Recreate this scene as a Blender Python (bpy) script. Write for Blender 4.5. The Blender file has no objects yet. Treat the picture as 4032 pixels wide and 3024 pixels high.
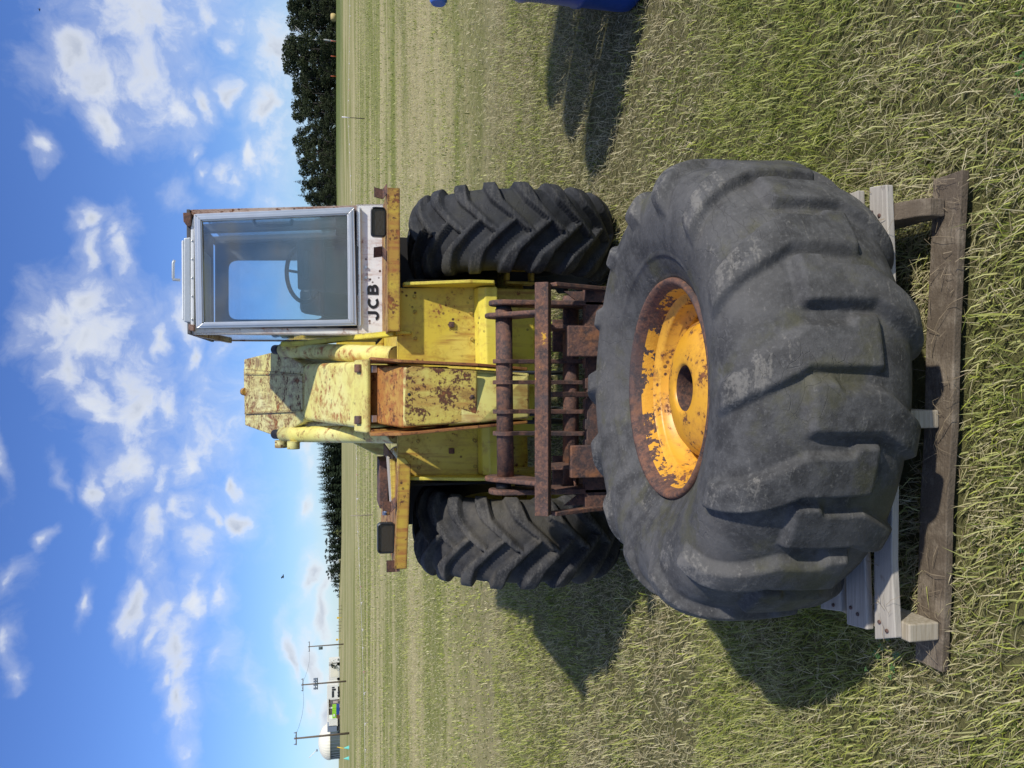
import bpy, bmesh, math, random
import numpy as np
from mathutils import Vector, Matrix
random.seed(7); RNG = np.random.default_rng(7)
SC = bpy.context.scene
COL = SC.collection
R = math.radians

# ------------------------------------------------------------------ camera
F_PX = 3030.0; PITCH = R(12.7); CAM_H = 1.6
cam_d = bpy.data.cameras.new('camera'); cam = bpy.data.objects.new('camera', cam_d); COL.objects.link(cam)
cam_d.sensor_width = 36.0; cam_d.lens = 36.0 * F_PX / 4032.0
cam_d.clip_start = 0.05; cam_d.clip_end = 6000
_F = Vector((0, math.cos(PITCH), -math.sin(PITCH))); _U = Vector((0, math.sin(PITCH), math.cos(PITCH)))
# the phone was held on its side: picture-left is up in the world
_m = Matrix((-_U, Vector((1, 0, 0)), -_F)).transposed().to_4x4()
cam.matrix_world = Matrix.Translation((0, 0, CAM_H)) @ _m
SC.camera = cam

# survey helpers: turn a measured bearing (in 2212 px wide photo units) and a distance into a place
S_ = 4032 / 2212
def ray(x, y):
    cx = (3024 - y * S_ - 1512) / F_PX; cy = -(x * S_ - 2016) / F_PX
    return Vector((cx, math.cos(PITCH) + cy * math.sin(PITCH), -math.sin(PITCH) + cy * math.cos(PITCH)))
def A(x, y, Y):
    d = ray(x, y); t = Y / d.y
    return Vector((d.x * t, Y, CAM_H + d.z * t))
def G(x, y, z=0.0):
    d = ray(x, y); t = (z - CAM_H) / d.z
    return Vector((d.x * t, d.y * t, z))

# ------------------------------------------------------------------ node helpers
class NT:
    def __init__(s, nt): s.nt = nt; s.n = nt.nodes; s.l = nt.links
    def add(s, t, **kw):
        n = s.n.new('ShaderNode' + t)
        for k, v in kw.items(): setattr(n, k, v)
        return n
    def set(s, sock, v):
        if isinstance(v, bpy.types.NodeSocket): s.l.new(v, sock)
        elif v is not None:
            if isinstance(v, (tuple, list)) and len(v) == 3 and sock.type == 'RGBA': v = (*v, 1)
            sock.default_value = v
    def math(s, op, a, b=None, c=None, clamp=False):
        n = s.add('Math', operation=op, use_clamp=clamp)
        s.set(n.inputs[0], a)
        if b is not None: s.set(n.inputs[1], b)
        if c is not None: s.set(n.inputs[2], c)
        return n.outputs[0]
    def vmath(s, op, a, b=None, c=None):
        n = s.add('VectorMath', operation=op)
        s.set(n.inputs[0], a)
        if b is not None: s.set(n.inputs[1], b)
        if c is not None: s.set(n.inputs[2], c)
        return n.outputs['Value'] if op in ('LENGTH', 'DISTANCE', 'DOT_PRODUCT') else n.outputs[0]
    def sstep(s, v, lo, hi, a=0.0, b=1.0):
        n = s.add('MapRange', interpolation_type='SMOOTHSTEP')
        s.set(n.inputs[0], v); n.inputs[1].default_value = lo; n.inputs[2].default_value = hi
        n.inputs[3].default_value = a; n.inputs[4].default_value = b
        return n.outputs[0]
    def noise(s, vec, scale, detail=4, rough=0.55, dist=0.0):
        n = s.add('TexNoise'); s.set(n.inputs['Vector'], vec)
        n.inputs['Scale'].default_value = scale; n.inputs['Detail'].default_value = detail
        n.inputs['Roughness'].default_value = rough; n.inputs['Distortion'].default_value = dist
        return n.outputs[0]
    def voro(s, vec, scale, feature='F1'):
        n = s.add('TexVoronoi', feature=feature); s.set(n.inputs['Vector'], vec)
        n.inputs['Scale'].default_value = scale
        return n.outputs[0]
    def mix(s, f, a, b, blend='MIX'):
        n = s.add('Mix', data_type='RGBA', blend_type=blend)
        s.set(n.inputs[0], f); s.set(n.inputs[6], a); s.set(n.inputs[7], b)
        return n.outputs[2]
    def scale(s, vec, k):
        return s.vmath('MULTIPLY', vec, k)
    def bump(s, h, strength=0.3, dist=0.01, normal=None):
        n = s.add('Bump'); s.set(n.inputs['Height'], h)
        n.inputs['Strength'].default_value = strength; n.inputs['Distance'].default_value = dist
        if normal is not None: s.set(n.inputs['Normal'], normal)
        return n.outputs[0]
    def obj(s): return s.add('TexCoord').outputs['Object']
    def pos(s): return s.add('NewGeometry').outputs['Position']
    def edge(s, rad=0.02):
        b = s.add('Bevel', samples=4); b.inputs['Radius'].default_value = rad
        g = s.add('NewGeometry')
        return s.math('SUBTRACT', 1.0, s.vmath('DOT_PRODUCT', b.outputs[0], g.outputs['Normal']))

def mat(name):
    m = bpy.data.materials.new(name); m.use_nodes = True
    t = NT(m.node_tree); b = m.node_tree.nodes['Principled BSDF']
    return m, t, b
M = {}
def plain(name, col, rough=0.6, metal=0.0, var=0.15, vscale=8):
    m, t, b = mat(name); v = t.obj()
    n = t.noise(v, vscale, 5)
    c = t.mix(n, tuple(x * (1 - var) for x in col), tuple(min(1, x * (1 + var)) for x in col))
    t.set(b.inputs['Base Color'], c); b.inputs['Roughness'].default_value = rough; b.inputs['Metallic'].default_value = metal
    t.set(b.inputs['Normal'], t.bump(t.noise(v, vscale * 12, 4), 0.15, 0.004))
    M[name] = m; return m
RUST_D = (0.045, 0.022, 0.014); RUST_M = (0.13, 0.052, 0.024); RUST_O = (0.36, 0.13, 0.035)
def painted(name, col, fade, amount=0.5, spots=0.5, edge=0.6, rough=0.5, streak=(5, 5, 0.9), stain=0.35, dirt=0.25, stain_col=RUST_O):
    """old paint: faded patches, rust breaking out in spots, on edges and running down in stains"""
    m, t, b = mat(name); v = t.obj()
    big = t.noise(v, 2.3, 5, 0.6); mid = t.noise(v, 9.0, 8, 0.65); fine = t.noise(v, 55.0, 5, 0.7)
    vs = t.scale(v, streak); run = t.noise(vs, 4.0, 6, 0.6, 0.4)
    base = t.mix(t.sstep(big, 0.35, 0.68), col, fade)
    base = t.mix(t.math('MULTIPLY', t.sstep(mid, 0.45, 0.75), dirt), base, tuple(x * 0.45 for x in col))
    # soft brown stain running down
    st = t.math('MULTIPLY', t.sstep(run, 0.58 - 0.16 * stain, 0.74 - 0.08 * stain), t.sstep(big, 0.36, 0.55))
    base = t.mix(t.math('MULTIPLY', st, min(1, stain * 1.6)), base, stain_col)
    bl = t.sstep(t.math('ADD', t.noise(t.scale(v, tuple(0.35 + 0.65 * min(1, x / max(streak)) for x in streak)), 5.0, 7, 0.62), t.math('MULTIPLY', t.math('SUBTRACT', fine, 0.5), 0.25)), 0.68 - 0.14 * amount, 0.78 - 0.14 * amount)
    base = t.mix(t.math('MULTIPLY', bl, 0.85), base, t.mix(t.sstep(mid, 0.4, 0.65), (0.14, 0.055, 0.028), stain_col))
    # hard rust: patches broken up by fine noise, pinprick spots, edges
    patch = t.math('ADD', t.math('MULTIPLY', mid, 0.56), t.math('MULTIPLY', fine, 0.44))
    k = 0.64 - 0.13 * amount
    p = t.sstep(patch, k, k + 0.035)
    spot = t.voro(v, 30.0)
    sp = t.math('MULTIPLY', t.sstep(spot, 0.27, 0.17), t.sstep(t.noise(v, 5.0, 3), 0.66 - 0.14 * spots, 0.76 - 0.14 * spots))
    e = t.sstep(t.math('MULTIPLY', t.edge(0.022), t.math('MULTIPLY', mid, 1.9)), 0.07 / max(edge, .05), 0.15 / max(edge, .05))
    r = t.math('MAXIMUM', t.math('MAXIMUM', p, sp), e)
    rc = t.mix(t.sstep(fine, 0.35, 0.7), RUST_D, RUST_M); rc = t.mix(t.sstep(mid, 0.55, 0.75), rc, RUST_O)
    halo = t.sstep(patch, k - 0.09, k)
    base = t.mix(t.math('MULTIPLY', halo, 0.55), base, tuple(0.5 * a + 0.5 * c for a, c in zip(col, RUST_O)))
    t.set(b.inputs['Base Color'], t.mix(r, base, rc))
    t.set(b.inputs['Roughness'], t.math('ADD', rough, t.math('MULTIPLY', r, 0.4), clamp=True))
    hh = t.math('ADD', t.math('MULTIPLY', fine, t.math('ADD', 0.15, r)), t.math('MULTIPLY', r, -0.5))
    t.set(b.inputs['Normal'], t.bump(hh, 0.35, 0.004))
    M[name] = m; return m
def rusty(name, orange=0.3, paint=None, pamt=0.0):
    m, t, b = mat(name); v = t.obj()
    big = t.noise(v, 6, 6, 0.65); fine = t.noise(v, 70, 5, 0.75); mid = t.noise(v, 24, 6, 0.7)
    c = t.mix(t.sstep(mid, 0.38, 0.62), (0.055, 0.037, 0.033), (0.14, 0.07, 0.05))
    c = t.mix(t.sstep(fine, 0.45, 0.75), c, (0.24, 0.115, 0.065))
    c = t.mix(t.math('MULTIPLY', t.sstep(big, 0.5, 0.72), orange), c, (0.35, 0.14, 0.045))
    c = t.mix(t.math('MULTIPLY', t.sstep(t.noise(v, 3.3, 4), 0.5, 0.7), 0.6), c, (0.05, 0.05, 0.055))
    if paint:
        k = t.math('ADD', t.math('MULTIPLY', big, 0.6), t.math('MULTIPLY', mid, 0.4))
        c = t.mix(t.sstep(k, 0.68 - 0.2 * pamt, 0.70 - 0.2 * pamt), c, paint)
    t.set(b.inputs['Base Color'], c); b.inputs['Roughness'].default_value = 0.82
    t.set(b.inputs['Normal'], t.bump(t.math('ADD', fine, mid), 0.55, 0.006))
    M[name] = m; return m

YEL = (0.66, 0.51, 0.05); YELF = (0.70, 0.56, 0.11)
painted('yellow_paint', YEL, YELF, 0.42, 0.9, 0.7, 0.45, streak=(7, 7, 0.8), stain=0.75, dirt=0.4, stain_col=(0.40, 0.21, 0.04))
painted('yellow_clean', (0.70, 0.58, 0.05), (0.74, 0.63, 0.10), 0.22, 0.6, 0.6, 0.42, stain=0.35, dirt=0.3, stain_col=(0.42, 0.24, 0.05))
painted('boom_yellow', (0.70, 0.63, 0.17), (0.74, 0.69, 0.28), 0.42, 0.8, 1.0, 0.5, stain=0.7)
painted('boom_head_yellow', (0.66, 0.62, 0.22), (0.70, 0.67, 0.32), 0.85, 1.0, 0.9, 0.5, streak=(6, 1.2, 1.2), stain=1.0, stain_col=(0.20, 0.08, 0.035))
painted('cover_yellow', (0.62, 0.52, 0.09), (0.66, 0.57, 0.16), 1.05, 1.0, 0.9, 0.5, stain=1.0)
painted('inner_boom', (0.36, 0.13, 0.035), (0.56, 0.38, 0.08), 0.85, 0.8, 0.8, 0.6, stain=1.0)
painted('fender_yellow', (0.60, 0.44, 0.05), (0.45, 0.24, 0.04), 0.75, 1.0, 1.0, 0.5, streak=(9, 2, 0.6), stain=1.0, dirt=.5)
painted('deck_rust', (0.40, 0.27, 0.08), (0.20, 0.10, 0.05), 0.95, 1.0, 1.0, 0.75, stain=0.9)
painted('white_paint', (0.82, 0.81, 0.77), (0.79, 0.78, 0.72), 0.36, 0.8, 2.4, 0.4, stain=0.45)
painted('cab_rust', (0.55, 0.52, 0.47), (0.22, 0.10, 0.06), 0.75, 1.0, 1.0, 0.6, stain=0.9, stain_col=(0.16, 0.07, 0.04))
painted('rim_orange', (0.74, 0.36, 0.02), (0.78, 0.42, 0.05), 0.72, 1.0, 0.3, 0.42, streak=(3, 3, 3), stain=0.2)
painted('wheel_yellow', (0.50, 0.42, 0.04), (0.42, 0.34, 0.06), 0.2, 0.6, 0.5, 0.5)
rusty('rust', 0.35); rusty('rust_orange', 0.8); rusty('rust_paint', 0.6, (0.62, 0.34, 0.03), 0.35)
rusty('rim_flake', 0.5, (0.70, 0.35, 0.03), 0.92); rusty('rust_dark', 0.15); rusty('rim_rust', 0.5)
plain('black_metal', (0.012, 0.012, 0.013), 0.6); plain('inner_shade', (0.014, 0.012, 0.010), 0.85, var=0.5, vscale=4)  # the near black one is shade in the wheel arches and right-hand rims, as colour
plain('aluminium', (0.62, 0.63, 0.64), 0.38, 0.75, 0.12, 14); plain('steel', (0.55, 0.55, 0.55), 0.3, 1.0)
plain('galvanised', (0.46, 0.49, 0.50), 0.5, 0.5, 0.15, 6); plain('roof_white', (0.7, 0.71, 0.7), 0.5)
plain('black_plastic', (0.018, 0.02, 0.022), 0.35); plain('dash_grey', (0.05, 0.052, 0.055), 0.6); plain('lamp_glass', (0.035, 0.028, 0.02), 0.12)
plain('cab_lining', (0.09, 0.09, 0.095), 0.8); plain('letter_black', (0.012, 0.012, 0.012), 0.45)
plain('blue_plastic', (0.012, 0.07, 0.42), 0.33, 0, 0.1, 3); plain('blue_cap', (0.10, 0.22, 0.62), 0.4)

def glass(name, tint=(0.80, 0.86, 0.90), haze=0.035, refl=1.6):
    m, t, b = mat(name); v = t.obj()
    out = m.node_tree.nodes['Material Output']; m.node_tree.nodes.remove(b)
    tr = t.add('BsdfTransparent'); tr.inputs[0].default_value = (*tint, 1)
    gl = t.add('BsdfGlossy'); gl.inputs['Roughness'].default_value = 0.03; gl.inputs[0].default_value = (1, 1, 1, 1)
    df = t.add('BsdfDiffuse'); df.inputs[0].default_value = (0.55, 0.6, 0.65, 1)
    fr = t.add('Fresnel'); fr.inputs[0].default_value = 1.6
    ms = t.add('MixShader'); t.set(ms.inputs[0], t.math('MULTIPLY', t.sstep(t.noise(t.scale(v, (1, 1, .7)), 6, 6, 0.6), 0.3, 0.8), haze * 2))
    t.l.new(tr.outputs[0], ms.inputs[1]); t.l.new(df.outputs[0], ms.inputs[2])
    m2 = t.add('MixShader'); t.set(m2.inputs[0], t.math('MULTIPLY', fr.outputs[0], refl, clamp=True))
    t.l.new(ms.outputs[0], m2.inputs[1]); t.l.new(gl.outputs[0], m2.inputs[2]); t.l.new(m2.outputs[0], out.inputs[0])
    M[name] = m
glass('glass'); glass('side_glass', (0.86, 0.92, 0.96), 0.03, 0.7)

def rubber(name, base, dusty, moss=0.0, chalk=0.3, scl=1.0):
    m, t, b = mat(name); v = t.obj()
    big = t.noise(v, 3.2 * scl, 5, 0.6); mid = t.noise(v, 14 * scl, 8, 0.7); fine = t.noise(v, 90 * scl, 4, 0.7)
    wisp = t.noise(t.scale(v, (1.5, 1.5, 9)), 5, 7, 0.7, 0.6)
    at = t.add('Attribute', attribute_name='wear').outputs['Fac']
    c = t.mix(t.sstep(mid, 0.36, 0.66), tuple(x * .75 for x in base), tuple(x * 1.75 for x in base))
    c = t.mix(t.math('MULTIPLY', t.sstep(fine, 0.5, 0.7), 0.5), c, tuple(x * 2.4 for x in base))
    c = t.mix(t.math('MULTIPLY', t.sstep(t.noise(t.scale(v, (1, 1, 14)), 9, 6, 0.75, 1.0), 0.60, 0.72), 0.45), c, tuple(x * 3.2 for x in base))
    c = t.mix(t.math('MULTIPLY', t.sstep(big, 0.42, 0.68), 0.6), c, dusty)
    # pale chalky scuffing where the rubber is rubbed, keyed to raised corners
    ck = t.math('MULTIPLY', t.sstep(t.math('ADD', t.math('MULTIPLY', t.math('SUBTRACT', fine, 0.5), 0.5), t.math('ADD', wisp, t.math('MULTIPLY', at, 0.16))), 0.60, 0.78), chalk * 1.6, clamp=True)
    c = t.mix(ck, c, (0.27, 0.25, 0.21))
    if moss:
        mo = t.math('MULTIPLY', t.sstep(t.math('ADD', t.noise(v, 5.5, 6, 0.65), t.math('MULTIPLY', at, -0.30)), 0.50, 0.66), moss)
        c = t.mix(mo, c, (0.085, 0.08, 0.022))
    t.set(b.inputs['Base Color'], c)
    t.set(b.inputs['Roughness'], t.math('ADD', 0.62, t.math('MULTIPLY', mid, 0.35), clamp=True))
    b.inputs['Specular IOR Level'].default_value = 0.35
    cr = t.sstep(t.voro(t.vmath('ADD', t.scale(v, (1, 1, 2.2)), t.scale(t.noise(v, 6, 3), (.25, .25, .25))), 11, 'DISTANCE_TO_EDGE'), 0.0, 0.02)
    cr = t.math('MAXIMUM', cr, t.sstep(t.noise(v, 2.6, 2), 0.60, 0.54))
    h = t.math('ADD', t.math('MULTIPLY', fine, 0.25), t.math('ADD', t.math('MULTIPLY', mid, 0.5), t.math('MULTIPLY', cr, 0.16)))
    t.set(b.inputs['Normal'], t.bump(h, 0.75, 0.008))
    M[name] = m
rubber('old_rubber', (0.052, 0.051, 0.049), (0.115, 0.11, 0.102), 0.40, 0.26)
rubber('tyre_rubber', (0.017, 0.018, 0.020), (0.050, 0.049, 0.046), 0.12, 0.08)
rubber('tyre_rubber_dusty', (0.024, 0.024, 0.025), (0.125, 0.11, 0.085), 0.1, 0.10)

def wood(name, a, bcol, mud=0.0):
    m, t, b = mat(name); v = t.obj()
    g = t.noise(t.scale(v, (1.0, 22, 22)), 5, 6, 0.65, 0.5); g2 = t.noise(t.scale(v, (2.5, 45, 45)), 6, 5, 0.7, 0.8)
    kn = t.noise(v, 9, 3, 0.5)
    c = t.mix(t.sstep(g, 0.35, 0.68), a, bcol)
    c = t.mix(t.math('MULTIPLY', t.sstep(g2, 0.54, 0.74), 0.35), c, tuple(x * 0.35 for x in a))
    c = t.mix(t.sstep(kn, 0.70, 0.76), c, (0.09, 0.055, 0.03))
    if mud:
        c = t.mix(t.math('MULTIPLY', t.sstep(t.noise(v, 11, 7, 0.7), 0.36, 0.55), mud), c, (0.105, 0.078, 0.05))
    t.set(b.inputs['Base Color'], c); b.inputs['Roughness'].default_value = 0.85
    h = t.math('ADD', g2, t.math('MULTIPLY', t.noise(v, 130, 4), 0.5 + mud))
    t.set(b.inputs['Normal'], t.bump(h, 0.4, 0.0022 + 0.007 * mud))
    M[name] = m
wood('wood_grey', (0.36, 0.325, 0.275), (0.47, 0.43, 0.36)); wood('wood_tan', (0.30, 0.25, 0.17), (0.44, 0.385, 0.29)); wood('wood_mud', (0.17, 0.135, 0.09), (0.26, 0.21, 0.15), 0.9)
wood('post_wood', (0.10, 0.08, 0.06), (0.18, 0.14, 0.10))

# ------------------------------------------------------------------ world: blue sky with broken cumulus
SUN_EL, SUN_AZ = R(42), R(38)           # azimuth: turned from +X towards the camera
sun_dir = Vector((math.cos(SUN_EL) * math.cos(SUN_AZ), -math.cos(SUN_EL) * math.sin(SUN_AZ), math.sin(SUN_EL)))
SKY_K = 0.098
def build_world():
    w = bpy.data.worlds.new('World'); SC.world = w; w.use_nodes = True
    t = NT(w.node_tree); bg = t.n['Background']
    sky = t.add('TexSky', sky_type='NISHITA'); sky.sun_disc = False
    sky.sun_elevation = SUN_EL; sky.sun_rotation = math.atan2(sun_dir.x, sun_dir.y)
    sky.air_density = 1.0; sky.dust_density = 0.1; sky.ozone_density = 2.5; sky.altitude = 100
    d = t.add('TexCoord').outputs['Generated']
    sep = t.add('SeparateXYZ'); t.set(sep.inputs[0], d)
    az = t.math('ARCTAN2', sep.outputs[0], sep.outputs[1]); el = t.math('ARCSINE', sep.outputs[2])
    cb = t.add('CombineXYZ'); t.set(cb.inputs[0], az); t.set(cb.inputs[1], el); ae = cb.outputs[0]
    def warp(sc, k):
        n = t.add('TexNoise'); t.set(n.inputs['Vector'], ae); n.inputs['Scale'].default_value = sc; n.inputs['Detail'].default_value = 4
        return t.vmath('MULTIPLY_ADD', n.outputs['Color'], (k, k, 0), (-k / 2, -k / 2, 0))
    aw = t.vmath('ADD', ae, t.vmath('ADD', warp(7, 0.09), warp(26, 0.03)))
    S1 = 0.9645 / S_; S2 = 0.9186 / S_
    b1 = [(560,70,170,190,1),(420,330,140,130,1),(400,470,80,75,1),(600,330,130,150,.9),(715,400,75,95,.95),(330,215,90,75,1),(700,150,90,160,.6),(130,605,34,40,.85),
          (850,430,34,55,.85),(925,385,22,42,.85),(930,180,18,40,.7),(1090,190,90,190,.8),(990,60,90,110,.55),(870,60,40,70,.6),(1050,470,50,110,.95),(1010,640,26,55,.9),(1110,600,70,170,.75),
          (835,715,26,38,.85),(905,730,42,48,.8),(970,760,30,40,.6),(780,640,18,26,.6),(510,1040,55,90,.95),(470,980,35,50,.8),(340,905,45,36,.75),(375,1040,50,75,.75),(255,1330,120,120,1),(330,1250,90,90,.9),(330,1400,130,110,1),
          (440,1400,110,130,.75),(540,1480,110,150,.65),(650,1390,36,55,.85),(770,1320,50,100,.9),(800,1440,40,60,.8),(930,1430,30,60,.5),(280,1500,60,90,.8),(740,790,30,40,.4)]
    b2 = [(420,60,60,90,1),(440,150,50,60,.9),(560,120,110,190,.85),(720,110,60,85,.95),(930,150,100,230,.5),(1010,200,60,110,.45),(400,480,36,75,.85),(560,400,90,90,.75),(470,430,30,80,.55),
          (690,650,55,90,.85),(720,500,50,120,.55),(820,370,45,110,.75),(820,560,50,60,.8),(860,690,50,80,.75),(1000,590,42,50,1),(925,580,24,40,.75),(1040,430,24,38,.85),(600,950,40,80,.85),(700,800,50,60,.4),
          (840,930,36,90,1),(740,970,40,80,.6),(785,1130,60,110,1),(800,1230,60,120,1),(800,1390,48,110,.95),(740,1280,30,50,.8),(440,700,26,55,.65),(360,950,24,45,.7),(140,650,20,32,.6),(40,850,40,55,.6),
          (30,1120,32,70,.6),(30,1270,25,35,.5),(1300,500,34,70,.85),(1355,830,40,80,1),(1410,960,36,150,1),(1240,1140,36,110,.95),(1330,1180,44,120,1),(1385,1420,40,100,.9),(1270,1380,25,60,.5),(945,1160,28,90,.55),
          (930,890,36,80,.55),(690,1080,22,30,.6),(800,1600,30,60,.55),(10,270,25,90,.6),(270,420,16,40,.35),(1060,1340,22,60,.4),(1120,1410,16,36,.45),(1320,260,18,90,.6),(1400,1230,30,60,.8)]
    blobs = [(x * S1, y * S1, rx * S1, ry * S1, k) for x, y, rx, ry, k in b1] + [(x * S2, 1500 / S_ + y * S2, rx * S2, ry * S2, k) for x, y, rx, ry, k in b2]
    acc = None
    for x, y, rx, ry, k in blobs:
        v = ray(x, y).normalized(); a0 = math.atan2(v.x, v.y); e0 = math.asin(v.z)
        v2 = ray(x - rx, y).normalized(); e1 = math.asin(v2.z)
        v3 = ray(x, y - ry).normalized(); a1 = math.atan2(v3.x, v3.y)
        ra = 1.36 * abs(a1 - a0); re = 1.36 * abs(e1 - e0)
        L = t.vmath('LENGTH', t.vmath('MULTIPLY_ADD', aw, (1 / ra, 1 / re, 0), (-a0 / ra, -e0 / re, 0)))
        g = t.math('MULTIPLY', t.math('SUBTRACT', 1.25, L), k)
        acc = g if acc is None else t.math('SMOOTH_MAX', acc, g, 0.18)
    # shade of the sky itself, the same law all over: clear deep blue, saturated as the phone saw it
    hs = t.add('HueSaturation'); hs.inputs['Saturation'].default_value = 1.02; hs.inputs['Hue'].default_value = 0.505
    t.set(hs.inputs['Color'], sky.outputs[0])
    sc_ = t.vmath('MULTIPLY', hs.outputs[0], (SKY_K * 0.50, SKY_K * 0.68, SKY_K * 1.06))
    def cloud(acc, aw_):
        n1 = t.noise(aw_, 16, 8, 0.62); n2 = t.noise(ae, 52, 5, 0.6)
        dens = t.math('ADD', acc, t.math('ADD', t.math('MULTIPLY', t.math('SUBTRACT', n1, 0.5), 2.5), t.math('MULTIPLY', t.math('SUBTRACT', n2, 0.5), 0.6)))
        m = t.math('MAXIMUM', t.sstep(dens, 0.0, 1.15), t.sstep(t.math('ADD', acc, t.math('MULTIPLY', t.math('SUBTRACT', n1, 0.5), 3.0)), -0.55, 0.9, 0.0, 0.38))
        # lit from the upper right: thin edges bright, thick undersides a soft grey
        sh = t.noise(t.vmath('ADD', aw_, (-0.012, -0.03, 0)), 9, 4, 0.5)
        thick = t.math('MULTIPLY', t.sstep(dens, 0.55, 1.5), t.sstep(sh, 0.32, 0.56))
        cc = t.mix(thick, (0.62, 0.645, 0.68), (0.37, 0.405, 0.475))
        return t.mix(t.math('MULTIPLY', m, 0.9), sc_, cc)
    # the same kind of broken cloud over the rest of the sky
    zz = t.math('ADD', t.math('MAXIMUM', sep.outputs[2], 0.0), 0.12)
    pl = t.add('CombineXYZ'); t.set(pl.inputs[0], t.math('DIVIDE', sep.outputs[0], zz)); t.set(pl.inputs[1], t.math('DIVIDE', sep.outputs[1], zz))
    gen = t.math('MULTIPLY', t.math('SUBTRACT', t.noise(pl.outputs[0], 1.1, 5, 0.58), 0.485), 6.0)
    off = t.vmath('DOT_PRODUCT', d, tuple(ray(560, 829).normalized()))
    bg.inputs[1].default_value = 1.0; t.set(bg.inputs[0], cloud(gen, ae))
    bg2 = t.add('Background'); t.set(bg2.inputs[0], cloud(acc, aw))
    ms = t.add('MixShader'); t.set(ms.inputs[0], t.math('MULTIPLY', t.sstep(off, 0.83, 0.865), t.math('GREATER_THAN', sep.outputs[2], -0.02)))
    t.l.new(bg.outputs[0], ms.inputs[1]); t.l.new(bg2.outputs[0], ms.inputs[2]); t.l.new(ms.outputs[0], t.n['World Output'].inputs[0])
    w.cycles.sampling_method = 'MANUAL'; w.cycles.sample_map_resolution = 512
    return w
build_world()
sun_d = bpy.data.lights.new('sun', 'SUN'); sun = bpy.data.objects.new('sun', sun_d); COL.objects.link(sun)
sun_d.energy = 3.1; sun_d.angle = R(1.3); sun_d.color = (1.0, 0.955, 0.88)
sun.rotation_euler = (-sun_dir).to_track_quat('-Z', 'Y').to_euler(); sun.location = (20, -10, 25)
SC.view_settings.view_transform = 'Standard'; SC.view_settings.look = 'None'; SC.view_settings.gamma = 1.0
SC.view_settings.use_curve_mapping = False; SC.view_settings.exposure = 0.46
SC.cycles.max_bounces = 7; SC.cycles.transparent_max_bounces = 8; SC.cycles.use_denoising = True

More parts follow.
